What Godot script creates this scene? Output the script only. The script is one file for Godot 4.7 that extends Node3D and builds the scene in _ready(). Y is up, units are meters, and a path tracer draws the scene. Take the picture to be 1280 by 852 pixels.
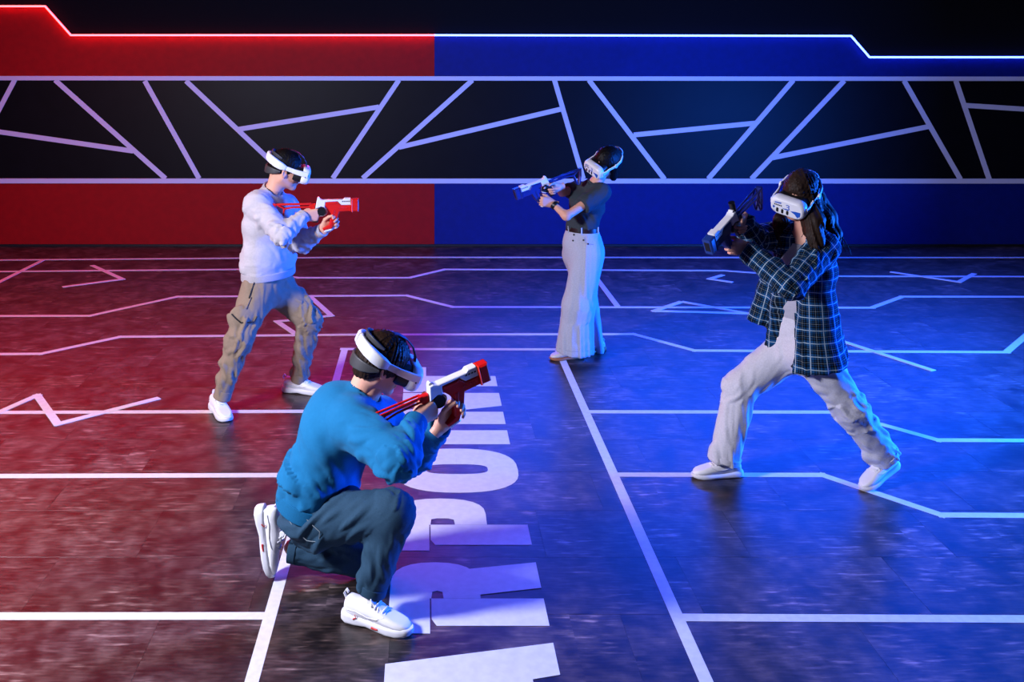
extends Node3D
# A virtual-reality arena: four players with headsets and toy blasters on a taped floor before a painted wall with neon.

const DRAW := true
var M := {}
var used_names := {}
var noise := FastNoiseLite.new()
var noise2 := FastNoiseLite.new()

# ------------------------------------------------------------------ naming
func numbered(called: String) -> String:
	if not used_names.has(called):
		used_names[called] = 0
		return called
	used_names[called] += 1
	return "%s_%03d" % [called, used_names[called]]

func thing(called: String, label: String, category: String, xf := Transform3D(), group := "") -> Node3D:
	var o := Node3D.new()
	o.name = numbered(called)
	add_child(o)
	o.transform = xf
	o.set_meta("label", label)
	o.set_meta("category", category)
	if group != "":
		o.set_meta("group", group)
	return o

func put(called: String, mesh: Mesh, m: Material, parent: Node, label := "") -> MeshInstance3D:
	var o := MeshInstance3D.new()
	o.name = called
	o.mesh = mesh
	o.material_override = m
	o.cast_shadow = GeometryInstance3D.SHADOW_CASTING_SETTING_ON
	parent.add_child(o, true)
	if label != "":
		o.set_meta("label", label)
	return o

func structure(called: String, mesh: Mesh, m: Material, label: String) -> MeshInstance3D:
	var o := put(called, mesh, m, self, label)
	o.set_meta("kind", "structure")
	return o

# ------------------------------------------------------------------ hard-surface meshes
class MB:
	var v := PackedVector3Array()
	var n := PackedVector3Array()
	var uv := PackedVector2Array()
	# corners counter-clockwise seen from outside
	func tri(a: Vector3, b: Vector3, c: Vector3) -> void:
		var nn := (b - a).cross(c - a)
		if nn.length_squared() < 1e-18:
			return
		nn = nn.normalized()
		v.append_array([a, c, b])
		n.append_array([nn, nn, nn])
		uv.append_array([Vector2.ZERO, Vector2.ZERO, Vector2.ZERO])
	func trin(a: Vector3, b: Vector3, c: Vector3, na: Vector3, nb: Vector3, nc: Vector3) -> void:
		v.append_array([a, c, b])
		n.append_array([na, nc, nb])
		uv.append_array([Vector2.ZERO, Vector2.ZERO, Vector2.ZERO])
	func quad(a: Vector3, b: Vector3, c: Vector3, d: Vector3) -> void:
		tri(a, b, c)
		tri(a, c, d)
	func quad_uv(a: Vector3, b: Vector3, c: Vector3, d: Vector3, u0: Vector2, u1: Vector2) -> void:
		var at := uv.size()
		quad(a, b, c, d)
		if uv.size() == at + 6:
			var ua := u0
			var ub := Vector2(u1.x, u0.y)
			var ud := Vector2(u0.x, u1.y)
			uv[at] = ua; uv[at + 1] = u1; uv[at + 2] = ub
			uv[at + 3] = ua; uv[at + 4] = ud; uv[at + 5] = u1
	func mesh() -> ArrayMesh:
		var arr := []
		arr.resize(Mesh.ARRAY_MAX)
		arr[Mesh.ARRAY_VERTEX] = v
		arr[Mesh.ARRAY_NORMAL] = n
		arr[Mesh.ARRAY_TEX_UV] = uv
		var m := ArrayMesh.new()
		m.add_surface_from_arrays(Mesh.PRIMITIVE_TRIANGLES, arr)
		return m
	# box with chamfered edges
	func box(lo: Vector3, hi: Vector3, b: float) -> void:
		var poly := PackedVector2Array([Vector2(lo.x, lo.y), Vector2(hi.x, lo.y), Vector2(hi.x, hi.y), Vector2(lo.x, hi.y)])
		prism(poly, lo.z, hi.z, b)
	# polygon in x,y pushed out from z0 to z1 with chamfered rims; the polygon may run either way
	func prism(poly_in: PackedVector2Array, z0: float, z1: float, b := 0.0) -> void:
		var poly := poly_in
		if Geometry2D.is_polygon_clockwise(poly):
			poly = poly_in.duplicate()
			poly.reverse()
		var k := poly.size()
		var ins := PackedVector2Array()
		for i in k:
			var p: Vector2 = poly[i]
			var e0: Vector2 = (p - poly[(i + k - 1) % k]).normalized()
			var e1: Vector2 = (poly[(i + 1) % k] - p).normalized()
			var n0 := Vector2(-e0.y, e0.x)
			var n1 := Vector2(-e1.y, e1.x)
			var mm := n0 + n1
			var l := mm.length()
			mm = n0 if l < 0.2 else mm / l
			var c := maxf(0.35, mm.dot(n0))
			ins.append(p + mm * b / c)
		var tris := Geometry2D.triangulate_polygon(ins)
		if tris.is_empty() and b > 0.0005:
			prism(poly_in, z0, z1, b * 0.5)
			return
		for t in range(0, tris.size(), 3):
			var a: Vector2 = ins[tris[t]]
			var bb: Vector2 = ins[tris[t + 1]]
			var c2: Vector2 = ins[tris[t + 2]]
			if (bb - a).cross(c2 - a) < 0.0:
				var sw := bb
				bb = c2
				c2 = sw
			tri(Vector3(a.x, a.y, z1), Vector3(bb.x, bb.y, z1), Vector3(c2.x, c2.y, z1))
			tri(Vector3(a.x, a.y, z0), Vector3(c2.x, c2.y, z0), Vector3(bb.x, bb.y, z0))
		for i in k:
			var j := (i + 1) % k
			var p0: Vector2 = poly[i]
			var p1: Vector2 = poly[j]
			var q0: Vector2 = ins[i]
			var q1: Vector2 = ins[j]
			quad(Vector3(p0.x, p0.y, z0 + b), Vector3(p1.x, p1.y, z0 + b), Vector3(p1.x, p1.y, z1 - b), Vector3(p0.x, p0.y, z1 - b))
			if b > 0.0:
				quad(Vector3(p0.x, p0.y, z1 - b), Vector3(p1.x, p1.y, z1 - b), Vector3(q1.x, q1.y, z1), Vector3(q0.x, q0.y, z1))
				quad(Vector3(q0.x, q0.y, z0), Vector3(q1.x, q1.y, z0), Vector3(p1.x, p1.y, z0 + b), Vector3(p0.x, p0.y, z0 + b))
	# rings of equal point count, counter-clockwise seen from the end they run towards
	func loft(rings: Array, caps := true, around := true) -> void:
		var m: int = rings.size()
		var k: int = rings[0].size()
		var nor := []
		for i in m:
			var row := PackedVector3Array()
			for j in k:
				var du: Vector3 = rings[i][(j + 1) % k] - rings[i][(j + k - 1) % k]
				var dv: Vector3 = rings[mini(i + 1, m - 1)][j] - rings[maxi(i - 1, 0)][j]
				var nn := du.cross(dv)
				row.append(nn.normalized() if nn.length_squared() > 1e-20 else Vector3.UP)
			nor.append(row)
		for i in m - 1:
			for j in (k if around else k - 1):
				var j1 := (j + 1) % k
				trin(rings[i][j], rings[i][j1], rings[i + 1][j1], nor[i][j], nor[i][j1], nor[i + 1][j1])
				trin(rings[i][j], rings[i + 1][j1], rings[i + 1][j], nor[i][j], nor[i + 1][j1], nor[i + 1][j])
		if caps:
			for e in [0, m - 1]:
				var c := Vector3.ZERO
				for p in rings[e]:
					c += p
				c /= k
				for j in k:
					if e == 0:
						tri(c, rings[e][(j + 1) % k], rings[e][j])
					else:
						tri(c, rings[e][j], rings[e][(j + 1) % k])
	# round tube through points
	func tube(pts: Array, r0: float, r1 := -1.0, seg := 8) -> void:
		var rr := PackedFloat32Array()
		for i in pts.size():
			var t := float(i) / maxf(1.0, pts.size() - 1.0)
			rr.append(lerpf(r0, r0 if r1 < 0.0 else r1, t))
		tube_r(pts, rr, seg)
	func tube_r(pts: Array, rr: PackedFloat32Array, seg := 8) -> void:
		var rings := []
		var ref := Vector3.UP
		for i in pts.size():
			var t: Vector3 = (pts[mini(i + 1, pts.size() - 1)] - pts[maxi(i - 1, 0)]).normalized()
			if i == 0 and absf(t.dot(ref)) > 0.9:
				ref = Vector3.RIGHT
			var s := t.cross(ref).normalized()
			ref = s.cross(t).normalized()
			var row := PackedVector3Array()
			for j in seg:
				var a := TAU * j / seg
				row.append(pts[i] + (s * cos(a) + ref * sin(a)) * rr[i])
			rings.append(row)
		for i in rings.size():
			rings[i].reverse()
		loft(rings)
	# flat strap of given height (along up) and thickness swept through points; closed joins the ends
	func strap(pts: Array, up: Vector3, high: PackedFloat32Array, thick: PackedFloat32Array, closed := false) -> void:
		var rings := []
		var k := pts.size()
		for i in k:
			var a: Vector3 = pts[(i + k - 1) % k] if closed else pts[maxi(i - 1, 0)]
			var b: Vector3 = pts[(i + 1) % k] if closed else pts[mini(i + 1, k - 1)]
			var t := (b - a).normalized()
			var s := t.cross(up).normalized()
			var u := s.cross(t).normalized()
			var hh: float = high[mini(i, high.size() - 1)] * 0.5
			var th: float = thick[mini(i, thick.size() - 1)] * 0.5
			var r := minf(hh, th) * 0.7
			var row := PackedVector3Array()
			for q in [[1, 1], [-1, 1], [-1, -1], [1, -1]]:
				for w in 3:
					var ang: float = atan2(q[1], q[0]) + (w - 1) * PI / 4.0
					row.append(pts[i] + s * (q[0] * (th - r) + r * cos(ang)) + u * (q[1] * (hh - r) + r * sin(ang)))
			row.reverse()
			rings.append(row)
		if closed:
			rings.append(rings[0])
		loft(rings, not closed)

func rounded_ring(x: float, hw: float, hh: float, r: float, seg := 6, cz := 0.0, cy := 0.0) -> PackedVector3Array:
	# ring in the y,z plane at x, counter-clockwise seen from +x
	var row := PackedVector3Array()
	for q in [[1, 1], [-1, 1], [-1, -1], [1, -1]]:
		for w in seg + 1:
			var a: float = atan2(q[1], q[0]) - PI / 4.0 + PI / 2.0 * w / seg
			row.append(Vector3(x, cy + q[0] * (hh - r) + r * cos(a), cz + q[1] * (hw - r) + r * sin(a)))
	return row

# ------------------------------------------------------------------ soft shapes: a distance field meshed as surface nets
class Field:
	var o: Vector3
	var h: float
	var nx: int
	var ny: int
	var nz: int
	var d := PackedFloat32Array()
	func _init(lo: Vector3, hi: Vector3, cell: float) -> void:
		o = lo
		h = cell
		nx = int(ceil((hi.x - lo.x) / cell)) + 1
		ny = int(ceil((hi.y - lo.y) / cell)) + 1
		nz = int(ceil((hi.z - lo.z) / cell)) + 1
		d.resize(nx * ny * nz)
		d.fill(0.5)
	func span(c: float, r: float, oo: float, k: int) -> Vector2i:
		return Vector2i(clampi(int(floor((c - r - oo) / h)), 0, k - 1), clampi(int(ceil((c + r - oo) / h)), 0, k - 1))
	# tapered capsule; side/wide: cross-section stretched by wide along side; cap: cut square at the far end; carve: taken away
	func cone(a: Vector3, b: Vector3, ra: float, rb: float, k := 0.03, side := Vector3.ZERO, wide := 1.0, cap := false, carve := false) -> void:
		var r := maxf(ra, rb) * maxf(1.0, wide) + maxf(k, h * 3.0) + h
		var lo := a.min(b) - Vector3(r, r, r)
		var hi := a.max(b) + Vector3(r, r, r)
		var c := (lo + hi) * 0.5
		var e := (hi - lo) * 0.5
		var xr := span(c.x, e.x, o.x, nx)
		var yr := span(c.y, e.y, o.y, ny)
		var zr := span(c.z, e.z, o.z, nz)
		var ab := b - a
		var squash := 0.0
		if wide != 1.0:
			side = (side - ab * (side.dot(ab) / maxf(ab.length_squared(), 1e-9))).normalized()
			squash = 1.0 - 1.0 / wide
		var bx := ab.x
		var by := ab.y
		var bz := ab.z
		var inv := 1.0 / maxf(ab.length_squared(), 1e-9)
		var blen := ab.length()
		var sx := side.x
		var sy := side.y
		var sz := side.z
		var dr := rb - ra
		var kk := maxf(k, 1e-4)
		for iz in range(zr.x, zr.y + 1):
			var pz := o.z + iz * h - a.z
			for iy in range(yr.x, yr.y + 1):
				var py := o.y + iy * h - a.y
				var at := (iz * ny + iy) * nx + xr.x
				var px := o.x + xr.x * h - a.x
				var yz := py * by + pz * bz
				for ix in range(xr.x, xr.y + 1):
					var tt := (px * bx + yz) * inv
					var t := clampf(tt, 0.0, 1.0)
					var qx := px - t * bx
					var qy := py - t * by
					var qz := pz - t * bz
					if squash != 0.0:
						var sd := (qx * sx + qy * sy + qz * sz) * squash
						qx -= sx * sd
						qy -= sy * sd
						qz -= sz * sd
					var dist := sqrt(qx * qx + qy * qy + qz * qz) - ra - dr * t
					if cap:
						dist = maxf(dist, (tt - 1.0) * blen)
					var was := d[at]
					if carve:
						dist = -dist
						var hc := maxf(kk - absf(was - dist), 0.0)
						d[at] = maxf(was, dist) + hc * hc * 0.25 / kk
					else:
						var hh := maxf(kk - absf(was - dist), 0.0)
						d[at] = minf(was, dist) - hh * hh * 0.25 / kk
					at += 1
					px += h
	# ellipsoid with half-axes r in the given frame
	func ball(c: Vector3, r: Vector3, k := 0.03, frame := Basis(), carve := false) -> void:
		var m := maxf(r.x, maxf(r.y, r.z)) + maxf(k, h * 3.0) + h
		var xr := span(c.x, m, o.x, nx)
		var yr := span(c.y, m, o.y, ny)
		var zr := span(c.z, m, o.z, nz)
		var ir := Vector3(1.0 / r.x, 1.0 / r.y, 1.0 / r.z)
		var inv := frame.transposed()
		var kk := maxf(k, 1e-4)
		for iz in range(zr.x, zr.y + 1):
			for iy in range(yr.x, yr.y + 1):
				var at := (iz * ny + iy) * nx + xr.x
				var p := inv * (Vector3(o.x + xr.x * h, o.y + iy * h, o.z + iz * h) - c) * ir
				var st := inv * Vector3(h, 0, 0) * ir
				for ix in range(xr.x, xr.y + 1):
					var k0 := p.length()
					var k1 := (p * ir).length()
					var dist := k0 * (k0 - 1.0) / maxf(k1, 1e-6)
					var was := d[at]
					if carve:
						dist = -dist
						var hc := maxf(kk - absf(was - dist), 0.0)
						d[at] = maxf(was, dist) + hc * hc * 0.25 / kk
					else:
						var hh := maxf(kk - absf(was - dist), 0.0)
						d[at] = minf(was, dist) - hh * hh * 0.25 / kk
					at += 1
					p += st
	# keep only what lies behind the plane, within r of pt
	func cut(pt: Vector3, nn: Vector3, r := 9.0, k := 0.004) -> void:
		var xr := span(pt.x, r, o.x, nx)
		var yr := span(pt.y, r, o.y, ny)
		var zr := span(pt.z, r, o.z, nz)
		for iz in range(zr.x, zr.y + 1):
			for iy in range(yr.x, yr.y + 1):
				var at := (iz * ny + iy) * nx + xr.x
				var dist := (Vector3(o.x + xr.x * h, o.y + iy * h, o.z + iz * h) - pt).dot(nn)
				var st := nn.x * h
				for ix in range(xr.x, xr.y + 1):
					var was := d[at]
					var hc := maxf(k - absf(was - dist), 0.0)
					d[at] = maxf(was, dist) + hc * hc * 0.25 / k
					at += 1
					dist += st
	func value(p: Vector3) -> float:
		var q := (p - o) / h
		var i := clampi(int(q.x), 0, nx - 2)
		var j := clampi(int(q.y), 0, ny - 2)
		var k := clampi(int(q.z), 0, nz - 2)
		var f := Vector3(clampf(q.x - i, 0, 1), clampf(q.y - j, 0, 1), clampf(q.z - k, 0, 1))
		var at := (k * ny + j) * nx + i
		var s := nx * ny
		var a := lerpf(lerpf(d[at], d[at + 1], f.x), lerpf(d[at + nx], d[at + nx + 1], f.x), f.y)
		var b := lerpf(lerpf(d[at + s], d[at + s + 1], f.x), lerpf(d[at + s + nx], d[at + s + nx + 1], f.x), f.y)
		return lerpf(a, b, f.z)
	func slope(p: Vector3) -> Vector3:
		var e := h
		return Vector3(value(p + Vector3(e, 0, 0)) - value(p - Vector3(e, 0, 0)), value(p + Vector3(0, e, 0)) - value(p - Vector3(0, e, 0)), value(p + Vector3(0, 0, e)) - value(p - Vector3(0, 0, e))).normalized()
	# the point of the surface met from p along dir, lifted by off
	func onto(p: Vector3, dir: Vector3, off := 0.002) -> Vector3:
		var at := p
		var u := dir.normalized()
		for i in 60:
			var v := value(at)
			if v < off:
				break
			at += u * clampf(v - off, 0.001, 0.03)
		return at
	func verts() -> Dictionary:
		var out := PackedVector3Array()
		var idx := PackedInt32Array()
		var cell := PackedInt32Array()
		cell.resize(d.size())
		cell.fill(-1)
		var s := nx * ny
		var far := h * 1.8
		for iz in nz - 1:
			for iy in ny - 1:
				var at := (iz * ny + iy) * nx - 1
				for ix in nx - 1:
					at += 1
					var d0 := d[at]
					if d0 > far or d0 < -far:
						continue
					var d1 := d[at + 1]
					var d2 := d[at + nx]
					var d3 := d[at + nx + 1]
					var d4 := d[at + s]
					var d5 := d[at + s + 1]
					var d6 := d[at + s + nx]
					var d7 := d[at + s + nx + 1]
					var mask := int(d0 < 0.0) + int(d1 < 0.0) + int(d2 < 0.0) + int(d3 < 0.0) + int(d4 < 0.0) + int(d5 < 0.0) + int(d6 < 0.0) + int(d7 < 0.0)
					if mask == 0 or mask == 8:
						continue
					var px := 0.0
					var py := 0.0
					var pz := 0.0
					var c := 0
					if (d0 < 0.0) != (d1 < 0.0):
						px += d0 / (d0 - d1); c += 1
					if (d2 < 0.0) != (d3 < 0.0):
						px += d2 / (d2 - d3); py += 1.0; c += 1
					if (d4 < 0.0) != (d5 < 0.0):
						px += d4 / (d4 - d5); pz += 1.0; c += 1
					if (d6 < 0.0) != (d7 < 0.0):
						px += d6 / (d6 - d7); py += 1.0; pz += 1.0; c += 1
					if (d0 < 0.0) != (d2 < 0.0):
						py += d0 / (d0 - d2); c += 1
					if (d1 < 0.0) != (d3 < 0.0):
						py += d1 / (d1 - d3); px += 1.0; c += 1
					if (d4 < 0.0) != (d6 < 0.0):
						py += d4 / (d4 - d6); pz += 1.0; c += 1
					if (d5 < 0.0) != (d7 < 0.0):
						py += d5 / (d5 - d7); px += 1.0; pz += 1.0; c += 1
					if (d0 < 0.0) != (d4 < 0.0):
						pz += d0 / (d0 - d4); c += 1
					if (d1 < 0.0) != (d5 < 0.0):
						pz += d1 / (d1 - d5); px += 1.0; c += 1
					if (d2 < 0.0) != (d6 < 0.0):
						pz += d2 / (d2 - d6); py += 1.0; c += 1
					if (d3 < 0.0) != (d7 < 0.0):
						pz += d3 / (d3 - d7); px += 1.0; py += 1.0; c += 1
					var w := h / c
					cell[at] = out.size()
					out.append(Vector3(o.x + ix * h + px * w, o.y + iy * h + py * w, o.z + iz * h + pz * w))
					if ix > 0 and iy > 0 and iz > 0:
						var inside := d0 < 0.0
						if inside != (d1 < 0.0):
							_q(idx, cell, at, at - nx, at - nx - s, at - s, inside)
						if inside != (d2 < 0.0):
							_q(idx, cell, at, at - s, at - s - 1, at - 1, inside)
						if inside != (d4 < 0.0):
							_q(idx, cell, at, at - 1, at - 1 - nx, at - nx, inside)
		return {"v": out, "i": idx}
	func _q(idx: PackedInt32Array, cell: PackedInt32Array, a: int, b: int, c: int, e: int, inside: bool) -> void:
		var ca := cell[a]
		var cb := cell[b]
		var cc := cell[c]
		var ce := cell[e]
		if ca < 0 or cb < 0 or cc < 0 or ce < 0:
			return
		if inside:
			idx.append_array([ca, cc, cb, ca, ce, cc])
		else:
			idx.append_array([ca, cb, cc, ca, cc, ce])

# what a surface does after it is meshed: move(point, normal) pushes it out, tint(point) colours it
class Push:
	func move(_p: Vector3, _n: Vector3) -> float:
		return 0.0
class Tint:
	func tint(_p: Vector3) -> Color:
		return Color.WHITE

# cloth folds: bones = [[a, b, depth at a, depth at b, folds per metre, skew, weight], ...]
class Folds extends Push:
	var bones: Array
	var noise: FastNoiseLite
	var noise2: FastNoiseLite
	func _init(list: Array, n1: FastNoiseLite, n2: FastNoiseLite) -> void:
		bones = list
		noise = n1
		noise2 = n2
	func move(p: Vector3, _n: Vector3) -> float:
		var best := 9.0
		var out: float = 0.0
		for e in bones:
			var a: Vector3 = e[0]
			var ab: Vector3 = e[1] - a
			var l2 := ab.length_squared()
			var t := clampf((p - a).dot(ab) / l2, -0.15, 1.15)
			var q := p - a - ab * t
			var dd: float = q.length() * (e[6] if e.size() > 6 else 1.0)
			if dd < best:
				best = dd
				var l := sqrt(l2)
				var ax := ab / l
				var s := ax.cross(Vector3(0.3, 0.2, 0.93)).normalized()
				var u := ax.cross(s)
				var qn := q.normalized()
				var cs := qn.dot(s)
				var sn := qn.dot(u)
				var amp: float = lerpf(e[2], e[3], clampf(t, 0.0, 1.0))
				var y: float = t * l * e[4] + e[5] * cs * 1.2
				var v := noise.get_noise_3d(y * 60.0, cs * 42.0 + e[5] * 91.0, sn * 42.0 + l * 300.0)
				var w := noise2.get_noise_3d(p.x * 700.0, p.y * 700.0, p.z * 700.0)
				var ridge := sqrt(v * v + 0.012) * 2.1 - 0.5
				out = amp * (lerpf(ridge, v * 1.4, 0.45) + 0.22 * w)
		return out


func smooth_normals(v: PackedVector3Array, idx: PackedInt32Array) -> PackedVector3Array:
	var n := PackedVector3Array()
	n.resize(v.size())
	for t in range(0, idx.size(), 3):
		var a := idx[t]
		var b := idx[t + 1]
		var c := idx[t + 2]
		var nn := (v[c] - v[a]).cross(v[b] - v[a])
		n[a] += nn
		n[b] += nn
		n[c] += nn
	for i in n.size():
		n[i] = n[i].normalized()
	return n

# field -> arrays, vertices moved along their normals by push(point, normal), then turned by xf and taken from base
func net(f: Field, push: Push = null, xf := Transform3D(), base := Vector3.ZERO, colour: Tint = null) -> Array:
	var g := f.verts()
	var v: PackedVector3Array = g.v
	var idx: PackedInt32Array = g.i
	var n := smooth_normals(v, idx)
	if push != null:
		for i in v.size():
			v[i] += n[i] * push.move(v[i], n[i])
		n = smooth_normals(v, idx)
	var arr := []
	arr.resize(Mesh.ARRAY_MAX)
	if colour != null:
		var col := PackedColorArray()
		col.resize(v.size())
		for i in v.size():
			col[i] = colour.tint(v[i])
		arr[Mesh.ARRAY_COLOR] = col
	if xf != Transform3D() or base != Vector3.ZERO:
		for i in v.size():
			v[i] = xf * v[i] - base
			n[i] = xf.basis * n[i]
	arr[Mesh.ARRAY_VERTEX] = v
	arr[Mesh.ARRAY_NORMAL] = n
	arr[Mesh.ARRAY_INDEX] = idx
	return arr

func mesh_of(parts: Array) -> ArrayMesh:
	# joins arrays from net() into one surface
	var v := PackedVector3Array()
	var n := PackedVector3Array()
	var idx := PackedInt32Array()
	var col := PackedColorArray()
	var coloured: bool = parts[0][Mesh.ARRAY_COLOR] != null
	for p in parts:
		var at := v.size()
		v.append_array(p[Mesh.ARRAY_VERTEX])
		n.append_array(p[Mesh.ARRAY_NORMAL])
		if coloured:
			col.append_array(p[Mesh.ARRAY_COLOR])
		var ii: PackedInt32Array = p[Mesh.ARRAY_INDEX]
		if at == 0:
			idx.append_array(ii)
		else:
			for q in ii:
				idx.append(q + at)
	var arr := []
	arr.resize(Mesh.ARRAY_MAX)
	arr[Mesh.ARRAY_VERTEX] = v
	arr[Mesh.ARRAY_NORMAL] = n
	arr[Mesh.ARRAY_INDEX] = idx
	if coloured:
		arr[Mesh.ARRAY_COLOR] = col
	var m := ArrayMesh.new()
	m.add_surface_from_arrays(Mesh.PRIMITIVE_TRIANGLES, arr)
	return m

func frame_of(f: Vector3, u: Vector3) -> Basis:
	var x := f.normalized()
	var z := x.cross(u).normalized()
	return Basis(x, z.cross(x).normalized(), z)

func mat(c: Color, rough := 0.6, metal := 0.0) -> StandardMaterial3D:
	var m := StandardMaterial3D.new()
	m.albedo_color = c
	m.roughness = rough
	m.metallic = metal
	return m

func noise_tex(freq: float, seed_: int, lo: float, hi: float, octaves := 4, size := 512) -> NoiseTexture2D:
	var n := FastNoiseLite.new()
	n.seed = seed_
	n.noise_type = FastNoiseLite.TYPE_SIMPLEX_SMOOTH
	n.frequency = freq
	n.fractal_octaves = octaves
	var t := NoiseTexture2D.new()
	t.noise = n
	t.width = size
	t.height = size
	t.seamless = true
	var g := Gradient.new()
	g.set_color(0, Color(lo, lo, lo))
	g.set_color(1, Color(hi, hi, hi))
	t.color_ramp = g
	return t

func cloth(c: Color, tex: Texture2D, scale := 2.0, rough := 0.9, bump := 0.0, rim := 0.0) -> StandardMaterial3D:
	var m := mat(c, rough)
	m.albedo_texture = tex
	m.uv1_triplanar = true
	m.uv1_scale = Vector3(scale, scale, scale)
	m.metallic_specular = 0.25
	if bump > 0.0:
		m.heightmap_enabled = true
		m.heightmap_texture = tex
		m.heightmap_scale = bump
	if rim > 0.0:
		m.rim_enabled = true
		m.rim = rim
		m.rim_tint = 0.6
	return m

func area(called: String, at: Vector3, to: Vector3, size: Vector2, colour: Color, energy: float) -> void:
	var l := AreaLight3D.new()
	l.name = called
	l.area_size = size
	l.area_normalize_energy = true
	l.light_color = colour
	l.light_energy = energy
	l.area_range = 40.0
	l.area_attenuation = 2.0
	l.shadow_enabled = true
	var dir := (to - at).normalized()
	l.transform = Transform3D(Basis.looking_at(dir, Vector3.UP if absf(dir.y) < 0.95 else Vector3.BACK), at)
	add_child(l)

func glow(c: Color, times: float) -> StandardMaterial3D:
	var m := mat(Color(0.9, 0.9, 0.9), 0.4)
	m.emission_enabled = true
	m.emission = c.linear_to_srgb()
	m.emission_energy_multiplier = times
	return m

const KEY_AT := Vector3(-3.15, 2.7, -2.65)
const KEY_TO := Vector3(0.4, 0.7, -5.0)
const SIDE_AT := Vector3(5.5, 1.08, -5.35)
const SIDE_TO := Vector3(-1.0, 1.1, -5.9)
# unseen tubes added under the ceiling as fill light, the blue one with a flap towards the middle of the room: place, name, label, length, colour, side
const FILL_TUBES := [
	[Vector3(-4.0, 3.27, -7.0), "added_red_tube_light", "added red fill tube under the ceiling above the red half", 5.0, Color(1.0, 0.03, 0.04), 1.0],
	[Vector3(3.3, 3.27, -6.9), "added_blue_tube_light", "added blue fill tube under the ceiling above the blue half", 4.0, Color(0.02, 0.1, 1.0), -1.0]]

func _ready() -> void:
	# camera: level, looking straight at the painted wall, lens shifted down and to the right
	var cam := Camera3D.new()
	cam.name = "camera"
	add_child(cam)
	cam.position = Vector3(0, 2.2, 0)
	cam.projection = Camera3D.PROJECTION_FRUSTUM
	cam.near = 0.1
	cam.far = 60.0
	cam.size = 852.0 / 1200.0 * 0.1
	cam.frustum_offset = Vector2(108.0, -357.0) / 1200.0 * 0.1
	cam.current = true
	# environment: a closed dark room
	var env := Environment.new()
	env.background_mode = Environment.BG_COLOR
	env.background_color = Color(0, 0, 0)
	env.tonemap_mode = Environment.TONE_MAPPER_LINEAR
	env.tonemap_exposure = 1.0
	env.sdfgi_enabled = true
	env.ssao_enabled = true
	env.ssil_enabled = true
	var we := WorldEnvironment.new()
	we.name = "environment"
	we.environment = env
	add_child(we)
	# lights: a white softbox before the players at the left, red and blue neon along the wall, added red and blue fill tubes under the ceiling
	var red_light := Color(1.0, 0.010, 0.022).linear_to_srgb()
	var blue_light := Color(0.003, 0.07, 1.0).linear_to_srgb()
	area("softbox_beam", KEY_AT, KEY_TO, Vector2(0.6, 0.6), Color(0.905, 0.91, 1.0), 39.0)
	area("blue_softbox_beam", SIDE_AT, SIDE_TO, Vector2(0.7, 0.7), Color(0.008, 0.13, 1.0).linear_to_srgb(), 120.0)
	area("red_neon_beam", Vector3(-3.0, 2.42, -WALL + 0.08), Vector3(-3.0, 2.42, 0.0), Vector2(5.9, 0.03), red_light, 10.0)
	area("blue_neon_beam", Vector3(3.4, 2.40, -WALL + 0.08), Vector3(3.4, 2.40, 0.0), Vector2(6.5, 0.03), blue_light, 52.0)
	for e in FILL_TUBES:
		area(e[1] + "_beam", e[0], e[0] + Vector3.DOWN, Vector2(0.04, e[3]), red_light if e[5] > 0.0 else blue_light, 10.0 if e[5] > 0.0 else 12.0)

	noise.seed = 3
	noise.noise_type = FastNoiseLite.TYPE_SIMPLEX_SMOOTH
	noise.frequency = 0.02
	noise.fractal_octaves = 1
	noise2.seed = 9
	noise2.noise_type = FastNoiseLite.TYPE_SIMPLEX_SMOOTH
	noise2.frequency = 0.02
	noise2.fractal_octaves = 1

	build_room()
	neon("red_neon_light", "glowing red neon line with one step along the red wall field", [Vector2(-6.7405, 2.7617), Vector2(-4.3648, 2.7617), Vector2(-4.0701, 2.4302), Vector2(0.1013, 2.4302)], glow(Color(1.0, 0.028, 0.02), 14.0))
	neon("blue_neon_light", "glowing blue neon line with one step along the blue wall field", [Vector2(0.1013, 2.4302), Vector2(4.8804, 2.421), Vector2(5.0922, 2.177), Vector2(8.0849, 2.177)], glow(Color(0.045, 0.09, 1.0), 14.0))
	fixtures()
	build_players()

# ------------------------------------------------------------------ the place
const WALL := 11.05      # how far the painted wall stands from the camera
const LEFT := -6.6
const RIGHT := 8.2
const TOP := 3.4
const BEHIND := 2.4

func wall_poly(mb: MB, pts: Array, thick: float) -> void:
	var poly := PackedVector2Array()
	for p in pts:
		poly.append(p)
	mb.prism(poly, -WALL, -WALL + thick, 0.001)

func slab(lo: Vector3, hi: Vector3) -> Mesh:
	var mb := MB.new()
	mb.box(lo, hi, 0.0)
	return mb.mesh()

func band(a: Vector2, b: Vector2, w: float) -> PackedVector2Array:
	var s := (b - a).normalized().orthogonal() * w * 0.5
	return PackedVector2Array([a - s, b - s, b + s, a + s])

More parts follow.
